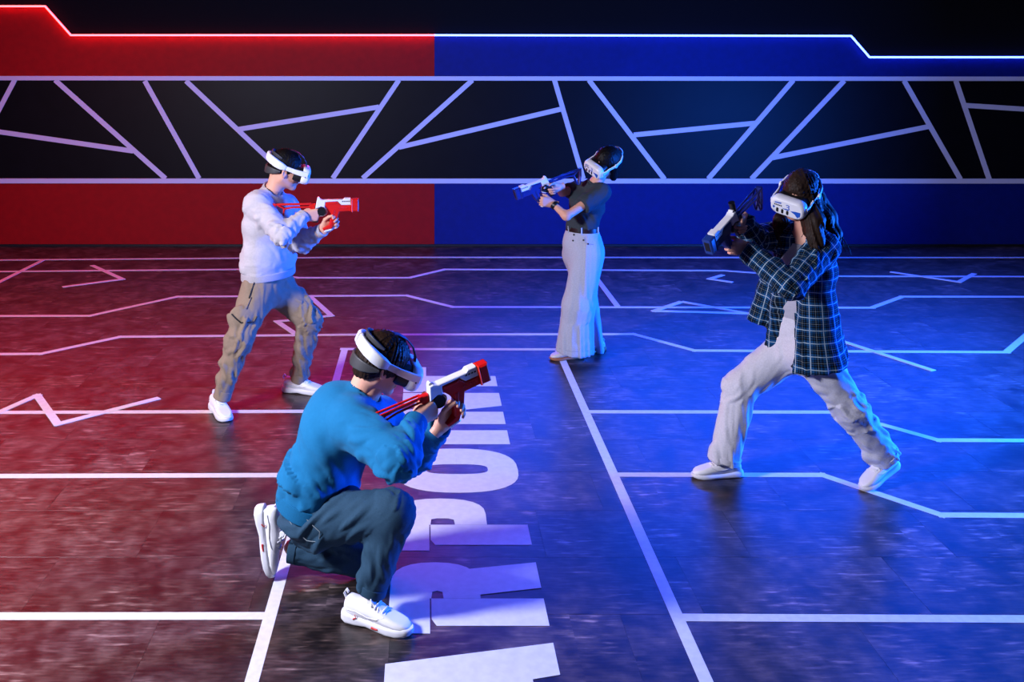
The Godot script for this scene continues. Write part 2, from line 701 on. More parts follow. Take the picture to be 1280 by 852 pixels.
func floor_image() -> ImageTexture:
	var k := 768
	var layers := []
	for e in [[11, 0.006, 4], [12, 0.02, 5], [13, 0.06, 4], [14, 0.0045, 3]]:
		var n := FastNoiseLite.new()
		n.seed = e[0]
		n.noise_type = FastNoiseLite.TYPE_SIMPLEX_SMOOTH
		n.frequency = e[1]
		n.fractal_octaves = e[2]
		layers.append(n.get_seamless_image(k, k).get_data())
	var blot: PackedByteArray = layers[0]
	var mid: PackedByteArray = layers[1]
	var fine: PackedByteArray = layers[2]
	var mask: PackedByteArray = layers[3]
	var out := PackedByteArray()
	out.resize(k * k * 3)
	for y in k:
		for x in k:
			var i := y * k + x
			# streaks: the same noise read with its rows pulled apart, so that marks run along the planks
			var st: int = fine[((y * 2) % k) * k + (x / 3 + y * 0) % k]
			var sc: int = mid[((y * 3) % k) * k + (x / 2) % k]
			var b := (blot[i] - 128) / 128.0
			var m := (mid[i] - 128) / 128.0
			var s := (st - 128) / 128.0
			var scuff := maxf(0.0, (sc - 150) / 105.0) * clampf((mask[i] - 90) / 90.0, 0.0, 1.0)
			var t := 0.33 + 0.17 * b + 0.15 * m + 0.14 * s + 0.62 * scuff
			t = clampf(t, 0.08, 0.95)
			out[i * 3] = int(255.0 * clampf(t * 1.03, 0.0, 1.0))
			out[i * 3 + 1] = int(255.0 * t * 0.985)
			out[i * 3 + 2] = int(255.0 * t * 0.985)
	var im := Image.create_from_data(k, k, false, Image.FORMAT_RGB8, out)
	return ImageTexture.create_from_image(im)

func build_room() -> void:
	var black := mat(Color(0.05, 0.05, 0.055), 0.44)
	black.albedo_texture = noise_tex(0.012, 5, 0.86, 1.0, 4)
	black.uv1_triplanar = true
	black.uv1_scale = Vector3(0.6, 0.6, 0.6)
	black.metallic_specular = 0.27
	var dull := mat(Color(0.07, 0.07, 0.075), 0.85)
	var top_black := mat(Color(0.045, 0.045, 0.05), 0.8)
	top_black.metallic_specular = 0.2
	var red := mat(Color(0.62, 0.02, 0.035), 0.62)
	var blue := mat(Color(0.02, 0.10, 0.41), 0.62)
	for m in [red, blue]:
		m.metallic_specular = 0.3
		m.albedo_texture = noise_tex(0.02, 8, 0.9, 1.0, 4)
		m.uv1_triplanar = true
		m.uv1_scale = Vector3(0.8, 0.8, 0.8)
	var white := mat(Color(0.80, 0.80, 0.82), 0.55)
	M.tape = mat(Color(0.86, 0.86, 0.87), 0.5)
	M.tape.albedo_texture = noise_tex(0.03, 21, 0.93, 1.0, 3)
	M.tape.uv1_triplanar = true
	M.tape.uv1_scale = Vector3(1.5, 1.5, 1.5)

	# walls, ceiling
	var wall := structure("wall_back", slab(Vector3(LEFT - 0.2, -0.1, -WALL - 0.2), Vector3(RIGHT + 0.2, TOP, -WALL)), top_black, "black wall with painted red and blue fields")
	structure("wall_left", slab(Vector3(LEFT - 0.2, -0.1, -WALL), Vector3(LEFT, TOP, BEHIND)), dull, "black side wall beside the red half")
	structure("wall_right", slab(Vector3(RIGHT, -0.1, -WALL), Vector3(RIGHT + 0.2, TOP, BEHIND)), dull, "black side wall beside the blue half")
	structure("wall_front", slab(Vector3(LEFT - 0.2, -0.1, BEHIND), Vector3(RIGHT + 0.2, TOP, BEHIND + 0.2)), dull, "black wall opposite the painted wall")
	structure("ceiling", slab(Vector3(LEFT - 0.2, TOP, -WALL - 0.2), Vector3(RIGHT + 0.2, TOP + 0.15, BEHIND + 0.2)), dull, "black ceiling")
	# painted fields
	var mb := MB.new()
	wall_poly(mb, [Vector2(-6.7405, 1.9514), Vector2(-6.7405, 2.7617), Vector2(-4.3648, 2.7617), Vector2(-4.0701, 2.4302), Vector2(0.1013, 2.4302), Vector2(0.1013, 1.9514)], 0.003)
	put("upper_red_field", mb.mesh(), red, wall, "red painted field under the red neon line")
	mb = MB.new()
	wall_poly(mb, [Vector2(0.1013, 1.9514), Vector2(0.1013, 2.4302), Vector2(4.8804, 2.421), Vector2(5.0922, 2.177), Vector2(8.0849, 2.177), Vector2(8.0849, 1.9514)], 0.003)
	put("upper_blue_field", mb.mesh(), blue, wall, "blue painted field under the blue neon line")
	mb = MB.new()
	wall_poly(mb, [Vector2(-6.7405, 0.0222), Vector2(-6.7405, 0.7359), Vector2(0.1013, 0.7359), Vector2(0.1013, 0.0222)], 0.003)
	put("lower_red_field", mb.mesh(), red, wall, "red painted field above the floor")
	mb = MB.new()
	wall_poly(mb, [Vector2(0.1013, 0.0222), Vector2(0.1013, 0.7359), Vector2(8.0849, 0.7359), Vector2(8.0849, 0.0222)], 0.003)
	put("lower_blue_field", mb.mesh(), blue, wall, "blue painted field above the floor")
	mb = MB.new()
	wall_poly(mb, [Vector2(-6.7405, 0.7359), Vector2(-6.7405, 1.9514), Vector2(8.0849, 1.9514), Vector2(8.0849, 0.7359)], 0.002)
	put("black_panel", mb.mesh(), black, wall, "black band crossed by white angled stripes")
	mb = MB.new()
	mb.box(Vector3(LEFT, 0.0, -WALL), Vector3(RIGHT, 0.028, -WALL + 0.012), 0.003)
	structure("baseboard_back", mb.mesh(), mat(Color(0.05, 0.05, 0.05), 0.5), "low black skirting at the painted wall")
	# white stripes, each laid over the one before
	var lay := 0.005
	for e in [[Vector2(-6.7405, 1.9376), Vector2(8.0849, 1.9284), 0.05], [Vector2(-6.7405, 0.7561), Vector2(8.0849, 0.7525), 0.056]]:
		mb = MB.new()
		mb.prism(band(e[0], e[1], e[2]), -WALL, -WALL + 0.0145, 0.001)
		put("border_stripe", mb.mesh(), white, wall)
	for e in [
		[Vector2(-4.7239, 1.9238), Vector2(-5.1751, 1.0674)], [Vector2(-4.2635, 1.9145), Vector2(-2.9927, 0.7819)], [Vector2(-5.2672, 1.3713), Vector2(-3.3647, 1.0978)], [Vector2(-3.2321, 1.9053), Vector2(-2.606, 0.7819)], [Vector2(-2.7579, 1.9053), Vector2(-1.5654, 0.7819)], [Vector2(-2.1548, 1.3482), Vector2(-0.5378, 1.6051)],
		[Vector2(-0.3066, 1.9145), Vector2(-1.0682, 0.7856)], [Vector2(0.5387, 1.9145), Vector2(-0.7238, 0.7856)], [Vector2(-0.3066, 1.141), Vector2(1.5562, 1.5803)], [Vector2(1.4825, 1.9145), Vector2(1.814, 0.7819)], [Vector2(1.8785, 1.9145), Vector2(2.7487, 0.7746)], [Vector2(2.3942, 1.2838), Vector2(3.8003, 1.4201)],
		[Vector2(4.2312, 1.9145), Vector2(3.2505, 0.7782)], [Vector2(4.816, 1.9081), Vector2(3.7478, 0.7782)], [Vector2(3.9688, 1.0176), Vector2(5.7893, 1.3805)], [Vector2(5.5038, 1.9081), Vector2(6.1512, 0.7746)], [Vector2(6.0996, 1.9081), Vector2(6.4827, 0.7746)], [Vector2(6.2064, 1.6236), Vector2(7.9928, 1.5094)],
	]:
		mb = MB.new()
		lay += 0.0004
		mb.prism(band(e[0], e[1], 0.056), -WALL, -WALL + lay, 0.0004)
		put("stripe", mb.mesh(), white, wall)

	# floor: dark screed under vinyl planks, each plank a piece of its own
	var fl := structure("floor", slab(Vector3(LEFT - 0.2, -0.1, -WALL - 0.2), Vector3(RIGHT + 0.2, -0.0025, BEHIND + 0.2)), mat(Color(0.16, 0.155, 0.155), 0.5), "scuffed dark vinyl plank floor with white markings")
	var tex := floor_image()
	var rng := RandomNumberGenerator.new()
	rng.seed = 4
	var tints := []
	for k in 5:
		var fm := mat(Color(0.64, 0.565, 0.54).darkened(0.05 * (k % 3)), 0.42)
		fm.albedo_texture = tex
		fm.metallic_specular = 0.55
		fm.roughness_texture = null
		tints.append(fm)
	var plank_l := 0.9
	var plank_w := 0.43
	var shapes := []
	for k in 10:
		var pm := MB.new()
		var l := plank_l - 0.001
		var w := plank_w - 0.001
		var b := 0.0003
		pm.box(Vector3(0, -0.0025, 0), Vector3(l, 0, w), b)
		for i in pm.v.size():
			var flip := -1.0 if k % 2 else 1.0
			pm.uv[i] = Vector2(pm.v[i].x * flip, pm.v[i].z) / 1.7 + Vector2(rng.randf(), rng.randf()) * 0.0 + Vector2(0.137 * k, 0.291 * k)
		shapes.append(pm.mesh())
	for r in 21:
		var z_far := 3.78 - plank_w * 3.0 + plank_w * r    # far edge of the row is z_far + plank_w
		var x0 := -0.4433 * (z_far + plank_w) - 0.9
		var x1 := 0.6233 * (z_far + plank_w) + 0.9
		if z_far > WALL:
			break
		var shift := fmod(r * 0.37 + 0.11, 1.0) * plank_l
		var c0 := int(floor((x0 - shift) / plank_l))
		var c1 := int(ceil((x1 - shift) / plank_l))
		for c in range(c0, c1):
			var o := put("plank", shapes[rng.randi() % 10], tints[rng.randi() % 5], fl)
			o.position = Vector3(shift + c * plank_l, 0, -z_far - plank_w)

	# tape lines, each strip laid over the one before
	lay = 0.0005
	for line in [
		[Vector2(-0.6054, 7.1935), Vector2(-0.6114, 3.2754)], [Vector2(-0.6414, 7.1935), Vector2(1.0177, 7.1837)], [Vector2(0.9897, 7.1545), Vector2(0.9863, 3.2877)],
		[Vector2(-1.9521, 3.766), Vector2(-0.6344, 3.7687)], [Vector2(-2.476, 5.019), Vector2(-0.5956, 5.0334)], [Vector2(-2.9169, 5.9127), Vector2(-0.6331, 5.9353)],
		[Vector2(1.0021, 3.758), Vector2(2.7087, 3.7447)], [Vector2(0.9992, 5.0382), Vector2(2.0805, 5.0334), Vector2(2.47, 4.5953), Vector2(3.3153, 4.5833)], [Vector2(0.9975, 5.9259), Vector2(2.5404, 5.9193), Vector2(2.9318, 5.4886), Vector2(3.9618, 5.4772)],
		[Vector2(-3.6, 7.0588), Vector2(-2.837, 7.0777), Vector2(-2.3889, 7.5043), Vector2(-0.5985, 7.5601), Vector2(1.6413, 7.5753), Vector2(2.0033, 7.1545), Vector2(4.3051, 7.1159), Vector2(4.8477, 7.6744)],
		[Vector2(-4.1301, 8.0982), Vector2(-2.8378, 8.1081), Vector2(-2.2613, 8.7533), Vector2(-0.1759, 8.7941), Vector2(0.2378, 8.3916), Vector2(3.8922, 8.3703), Vector2(4.3475, 8.7533), Vector2(6.3232, 8.7417)],
		[Vector2(-4.9683, 9.7417), Vector2(-1.932, 9.8655), Vector2(-1.2583, 9.4964), Vector2(-0.1583, 9.4964), Vector2(0.1973, 9.8655), Vector2(3.0483, 9.8068), Vector2(3.7304, 9.5652), Vector2(6.8939, 9.5307)],
		[Vector2(-5.2491, 10.2924), Vector2(-0.8887, 10.4554), Vector2(7.5478, 10.4348)],
		[Vector2(-4.149, 8.8591), Vector2(-4.1088, 10.3367)], [Vector2(-3.4935, 10.0533), Vector2(-2.98, 9.4353), Vector2(-3.4489, 9.116)], [Vector2(-2.6937, 5.7516), Vector2(-2.512, 6.2088), Vector2(-2.1952, 5.7267), Vector2(-1.7101, 6.1625)],
		[Vector2(-1.11, 7.9758), Vector2(-1.2303, 7.9375), Vector2(-1.0299, 7.5818)], [Vector2(-1.049, 8.7417), Vector2(-0.7978, 8.1131), Vector2(-0.9133, 8.0586)],
		[Vector2(2.9803, 9.614), Vector2(2.7933, 9.4421), Vector2(2.9767, 9.3023)], [Vector2(2.2857, 8.5714), Vector2(1.9687, 8.2603), Vector2(2.7415, 8.1835), Vector2(2.2857, 8.5714)], [Vector2(4.7201, 9.7489), Vector2(5.1778, 9.3155), Vector2(5.5282, 9.6703)],
		[Vector2(3.1957, 7.4033), Vector2(3.5421, 6.6937)], [Vector2(1.6861, 9.635), Vector2(1.6815, 8.4076)],
	]:
		for i in line.size() - 1:
			var a: Vector2 = line[i]
			var b: Vector2 = line[i + 1]
			var e := (b - a).normalized() * 0.022
			if i > 0:
				a -= e
			if i < line.size() - 2:
				b += e
			mb = MB.new()
			lay += 0.00006
			mb.prism(band(a, b, 0.05), 0.0, lay, 0.0)
			var o := put("tape_strip", mb.mesh(), M.tape, fl)
			o.transform = Transform3D(Basis(Vector3(1, 0, 0), Vector3(0, 0, -1), Vector3(0, 1, 0)), Vector3(0, 0.0002, 0))
	letters(fl)

# the word laid on the floor, read along the way away from the camera; every letter is cut across its upper part
func letters(fl: Node) -> void:
	var pale := mat(Color(0.86, 0.86, 0.88), 0.5)
	pale.albedo_texture = M.tape.albedo_texture
	pale.uv1_triplanar = true
	pale.uv1_scale = Vector3(1.1, 1.1, 1.1)
	var H := 0.624
	var cutv := 0.455            # height of the cut in the stems
	var top := 0.05              # how far the upper piece of a stem stands out before the letter
	var sheets := []
	# stems: s = start along the word, w = stem width
	var R0 := 3.703
	var P0 := 4.314
	var I0 := 5.432
	var N0 := 5.729
	# W and A, mostly nearer than the frame
	sheets.append(["letter", [[Vector2(2.42, H), Vector2(2.62, 0), Vector2(2.80, 0), Vector2(2.87, 0.3), Vector2(2.94, 0), Vector2(3.02, 0), Vector2(3.1, H), Vector2(2.96, H), Vector2(2.94, 0.3), Vector2(2.87, H), Vector2(2.75, H), Vector2(2.68, 0.3), Vector2(2.6, H)]]])
	sheets.append(["letter", [[Vector2(3.03, 0), Vector2(3.215, 0), Vector2(3.235, 0.1), Vector2(3.385, 0.1), Vector2(3.41, 0), Vector2(3.595, 0), Vector2(3.47, H), Vector2(3.15, H)]]])
	# R
	sheets.append(["letter", bowl(R0, 0.185, 3.885, 4.165, 0.255, 0.45, cutv, top, H, [Vector2(3.895, 0.36), Vector2(3.965, 0.0), Vector2(4.165, 0.0), Vector2(4.105, 0.33), Vector2(4.02, 0.40), Vector2(3.96, 0.40)])])
	sheets.append(["letter", bowl(P0, 0.185, 4.50, 4.765, 0.19, 0.43, cutv, top, H, [])])
	# O
	var outer := PackedVector2Array()
	var inner := PackedVector2Array()
	for i in 40:
		var a := TAU * i / 40.0
		var c := cos(a)
		var s := sin(a)
		outer.append(Vector2(5.10 + 0.27 * signf(c) * pow(absf(c), 0.72), H / 2 + (H / 2 + 0.012) * signf(s) * pow(absf(s), 0.85)))
		inner.append(Vector2(5.105 + 0.062 * signf(c) * pow(absf(c), 0.6), H / 2 + 0.165 * signf(s) * pow(absf(s), 0.75)))
	sheets.append(["letter", [keyhole(outer, inner)]])
	# I
	sheets.append(["letter", [[Vector2(I0, 0), Vector2(I0 + 0.2, 0), Vector2(I0 + 0.2, 0.43), Vector2(I0 + 0.055, 0.475), Vector2(I0 + 0.2, 0.475), Vector2(I0 + 0.2, H), Vector2(I0 - 0.03, H), Vector2(I0 - 0.03, 0.475), Vector2(I0, 0.475)]]])
	# N
	sheets.append(["letter", [[Vector2(N0, 0), Vector2(N0 + 0.195, 0), Vector2(N0 + 0.195, 0.36), Vector2(N0 + 0.30, 0.0), Vector2(N0 + 0.525, 0), Vector2(N0 + 0.525, H), Vector2(N0 + 0.34, H), Vector2(N0 + 0.34, 0.28), Vector2(N0 + 0.215, H), Vector2(N0, H)]]])
	# T
	sheets.append(["letter", [[Vector2(6.385, 0), Vector2(6.585, 0), Vector2(6.585, 0.475), Vector2(6.77, 0.475), Vector2(6.77, H), Vector2(6.275, H), Vector2(6.275, 0.475), Vector2(6.385, 0.475)]]])
	for s in sheets:
		var mb := MB.new()
		var high := 0.0009
		for poly in s[1]:
			high += 0.0002
			var q := PackedVector2Array()
			for p in poly:
				q.append(Vector2(0.478 - p.y, p.x))
			mb.prism(q, 0.0, high, 0.0)
		var o := put(s[0], mb.mesh(), pale, fl)
		o.transform = Transform3D(Basis(Vector3(1, 0, 0), Vector3(0, 0, -1), Vector3(0, 1, 0)), Vector3(0, 0.0002, 0))

func keyhole(outer: PackedVector2Array, inner: PackedVector2Array) -> PackedVector2Array:
	# outer ring, then a bridge to the inner ring run backwards
	var out := PackedVector2Array()
	var k := outer.size()
	for i in k:
		out.append(outer[i])
	out.append(outer[0] + Vector2(0, 0.0002))
	out[out.size() - 1] = outer[0] + Vector2(0.0, -0.0003)
	var first := inner[0]
	out.append(first + Vector2(0, -0.0003))
	for i in range(inner.size() - 1, -1, -1):
		out.append(inner[i])
	return out

# P and R: stem with a cut, bowl round a slot, and a leg
func bowl(s: float, w: float, slot0: float, far: float, low: float, high: float, cutv: float, top: float, H: float, leg: Array) -> Array:
	var out := []
	out.append([Vector2(s, 0), Vector2(s + w, 0), Vector2(s + w, cutv), Vector2(s + 0.045, cutv), Vector2(s, cutv - 0.02)])
	var p := PackedVector2Array()
	var mid := (low + H) * 0.5
	var ry := (H - low) * 0.5
	p.append(Vector2(s - top, cutv + 0.006))
	p.append(Vector2(s + w + 0.001, cutv + 0.006))
	# slot between stem and bowl
	var sl := (low + 0.15)
	p.append(Vector2(s + w + 0.001, cutv - 0.0))
	p.append(Vector2(slot0 + 0.052, cutv - 0.004))
	p.append(Vector2(slot0 + 0.062, cutv - 0.03))
	p.append(Vector2(slot0 + 0.062, sl + 0.03))
	p.append(Vector2(slot0 + 0.05, sl + 0.004))
	p.append(Vector2(s + w + 0.001, sl))
	p.append(Vector2(s + w + 0.001, low))
	var cx := far - 0.16
	for i in 13:
		var a := -PI / 2 + PI * i / 12.0
		var c := cos(a)
		var sn := sin(a)
		p.append(Vector2(cx + 0.16 * pow(maxf(c, 0.0), 0.8), mid + ry * signf(sn) * pow(absf(sn), 0.85)))
	p.append(Vector2(s - top, H))
	out.append(p)
	if leg.size():
		out.append(leg)
	return out

func neon(called: String, label: String, pts: Array, m: Material) -> Node3D:
	var c: Vector2 = pts[0]
	var root := thing(called, label, "neon light", Transform3D(Basis(), Vector3(c.x, c.y, -WALL)))
	var backing := mat(Color(0.3, 0.3, 0.3), 0.5)
	for i in pts.size() - 1:
		var a: Vector2 = pts[i] - c
		var b: Vector2 = pts[i + 1] - c
		var mb := MB.new()
		mb.tube([Vector3(a.x, a.y, 0.04), Vector3(b.x, b.y, 0.04)], 0.0115, -1, 10)
		put("neon_tube", mb.mesh(), m, root)
		mb = MB.new()
		mb.prism(band(a, b, 0.018), 0.004, 0.028, 0.002)
		put("mounting_rail", mb.mesh(), backing, root)
	return root

# ------------------------------------------------------------------ blasters: x along the barrel, y up, z to the shooter's right
func shell(poly: Array, half: float, bev: float) -> Mesh:
	var mb := MB.new()
	mb.prism(PackedVector2Array(poly), -half, half, bev)
	return mb.mesh()

func blaster(label: String, at: Vector3, forward: Vector3, up: Vector3, shade: String, knob_and_lit_front := false) -> Node3D:
	var root := thing("toy_blaster", label, "toy blaster", Transform3D(frame_of(forward, up), at))
	var c: Material = M[shade]
	var w: Material = M.gun_white
	var k: Material = M.gun_black
	put("body", shell([Vector2(0.028, 0.022), Vector2(0.034, 0.045), Vector2(0.105, 0.047), Vector2(0.128, 0.024), Vector2(0.19, 0.024), Vector2(0.19, -0.014), Vector2(0.118, -0.016), Vector2(0.104, -0.062), Vector2(0.07, -0.12), Vector2(0.02, -0.132), Vector2(0.012, -0.118), Vector2(0.052, -0.098), Vector2(0.066, -0.03), Vector2(0.05, -0.002)], 0.019, 0.005), c, root)
	# raised ribs on the side of the body and of the fore grip
	for s in [-1.0, 1.0]:
		var rb := MB.new()
		rb.prism(PackedVector2Array([Vector2(0.04, 0.030), Vector2(0.098, 0.034), Vector2(0.098, 0.040), Vector2(0.04, 0.040)]), s * 0.0185 - 0.003, s * 0.0185 + 0.003, 0.0015)
		put("side_rib", rb.mesh(), c, root)
		rb = MB.new()
		rb.prism(PackedVector2Array([Vector2(0.074, -0.004), Vector2(0.09, -0.004), Vector2(0.072, -0.10), Vector2(0.056, -0.10)]), s * 0.0185 - 0.0035, s * 0.0185 + 0.0035, 0.002)
		put("grip_rib", rb.mesh(), c, root)
		for j in 6:
			rb = MB.new()
			rb.prism(PackedVector2Array([Vector2(0.112 + j * 0.012, 0.002), Vector2(0.120 + j * 0.012, 0.002), Vector2(0.120 + j * 0.012, 0.012), Vector2(0.112 + j * 0.012, 0.012)]), s * 0.0185 - 0.002, s * 0.0185 + 0.002, 0.001)
			put("raised_mark", rb.mesh(), c, root)
	put("top_shell", shell([Vector2(-0.032, 0.004), Vector2(0.004, 0.018), Vector2(0.026, 0.012), Vector2(0.03, 0.046), Vector2(0.107, 0.049), Vector2(0.13, 0.026), Vector2(0.189, 0.026), Vector2(0.186, 0.068), Vector2(0.15, 0.068), Vector2(0.138, 0.059), Vector2(0.014, 0.059), Vector2(-0.004, 0.066), Vector2(-0.02, 0.064), Vector2(-0.024, 0.046)], 0.0205, 0.003), w, root, "white upper shell")
	for s in [-1.0, 1.0]:
		for j in 4:
			var sl := MB.new()
			sl.prism(PackedVector2Array([Vector2(0.132 + j * 0.013, 0.046), Vector2(0.141 + j * 0.013, 0.046), Vector2(0.143 + j * 0.013, 0.052), Vector2(0.134 + j * 0.013, 0.052)]), s * 0.0203 - 0.001, s * 0.0203 + 0.001, 0.0)
			put("vent_slot", sl.mesh(), k, root)
	var mb := MB.new()
	mb.box(Vector3(0.190, -0.018, -0.027), Vector3(0.198, 0.062, 0.027), 0.004)
	put("muzzle_ring", mb.mesh(), M.gun_orange if shade == "gun_red" else c, root)
	mb = MB.new()
	mb.box(Vector3(0.196, -0.016, -0.026), Vector3(0.236, 0.064, 0.026), 0.007)
	put("muzzle", mb.mesh(), M[shade + "_light"] if knob_and_lit_front else c, root)  # lighter copy: the lit look of the muzzle is put into its colour
	mb = MB.new()
	mb.box(Vector3(0.2345, 0.0, -0.014), Vector3(0.2372, 0.048, 0.014), 0.001)
	put("muzzle_bore", mb.mesh(), k, root, "dark opening")
	# pistol grip with the game controller clamped behind the trigger
	put("pistol_grip", shell([Vector2(-0.036, 0.0), Vector2(0.01, 0.0), Vector2(-0.004, -0.04), Vector2(-0.016, -0.082), Vector2(-0.052, -0.078), Vector2(-0.046, -0.04)], 0.0155, 0.006), k, root, "black grip")
	mb = MB.new()
	mb.tube([Vector3(0.006, -0.012, -0.02), Vector3(0.006, -0.012, 0.02)], 0.026, -1, 18)
	put("controller_disc", mb.mesh(), k, root, "black round controller face")
	mb = MB.new()
	var ring := []
	for i in 25:
		var a := TAU * i / 24.0
		ring.append(Vector3(0.004 + 0.036 * cos(a), -0.016 + 0.024 * sin(a), 0.0))
	mb.tube(ring, 0.005, -1, 8)
	put("trigger_guard", mb.mesh(), w, root, "white ring")
	mb = MB.new()
	mb.tube([Vector3(0.012, -0.02, 0), Vector3(0.018, -0.032, 0), Vector3(0.014, -0.044, 0)], 0.004, 0.003, 8)
	put("trigger", mb.mesh(), w, root)
	mb = MB.new()
	mb.prism(PackedVector2Array([Vector2(0.022, -0.128), Vector2(0.07, -0.118), Vector2(0.074, -0.128), Vector2(0.026, -0.142)]), -0.017, 0.017, 0.003)
	put("bottom_plate", mb.mesh(), w, root, "white plate")
	# rear sight
	mb = MB.new()
	mb.tube([Vector3(-0.012, 0.068, -0.012), Vector3(-0.012, 0.068, 0.012)], 0.008, -1, 10)
	put("rear_sight", mb.mesh(), w, root)
	if knob_and_lit_front:
		mb = MB.new()
		mb.tube([Vector3(-0.03, 0.058, 0.0), Vector3(-0.03, 0.075, 0.0), Vector3(-0.03, 0.08, 0.0), Vector3(-0.03, 0.108, 0.0)], 0.014, 0.016, 14)
		put("sight_knob", mb.mesh(), k, root, "black knob behind the white shell")
	# skeleton stock: block, two rails a side, brace and butt
	put("stock_block", shell([Vector2(-0.034, 0.004), Vector2(-0.03, 0.034), Vector2(-0.068, 0.036), Vector2(-0.07, 0.014), Vector2(-0.052, -0.012), Vector2(-0.042, -0.012)], 0.013, 0.004), c, root)
	for s in [-1.0, 1.0]:
		mb = MB.new()
		mb.strap([Vector3(-0.06, 0.033, s * 0.011), Vector3(-0.17, 0.033, s * 0.013), Vector3(-0.285, 0.033, s * 0.015)], Vector3.UP, PackedFloat32Array([0.009]), PackedFloat32Array([0.008]))
		put("stock_rail", mb.mesh(), c, root)
		mb = MB.new()
		mb.strap([Vector3(-0.06, 0.015, s * 0.011), Vector3(-0.17, 0.014, s * 0.013), Vector3(-0.222, 0.006, s * 0.014)], Vector3.UP, PackedFloat32Array([0.008]), PackedFloat32Array([0.008]))
		put("stock_rail", mb.mesh(), c, root)
		mb = MB.new()
		mb.strap([Vector3(-0.222, 0.008, s * 0.014), Vector3(-0.262, 0.03, s * 0.0145)], Vector3.FORWARD, PackedFloat32Array([0.008]), PackedFloat32Array([0.009]))
		put("stock_brace", mb.mesh(), c, root)
		mb = MB.new()
		mb.strap([Vector3(-0.222, 0.01, s * 0.014), Vector3(-0.226, -0.02, s * 0.014), Vector3(-0.232, -0.066, s * 0.014)], Vector3.FORWARD, PackedFloat32Array([0.008]), PackedFloat32Array([0.010]))
		put("stock_brace", mb.mesh(), c, root)
	put("butt_plate", shell([Vector2(-0.292, 0.040), Vector2(-0.276, 0.040), Vector2(-0.262, -0.014), Vector2(-0.234, -0.072), Vector2(-0.250, -0.074), Vector2(-0.276, -0.018)], 0.0175, 0.004), c, root)
	return root

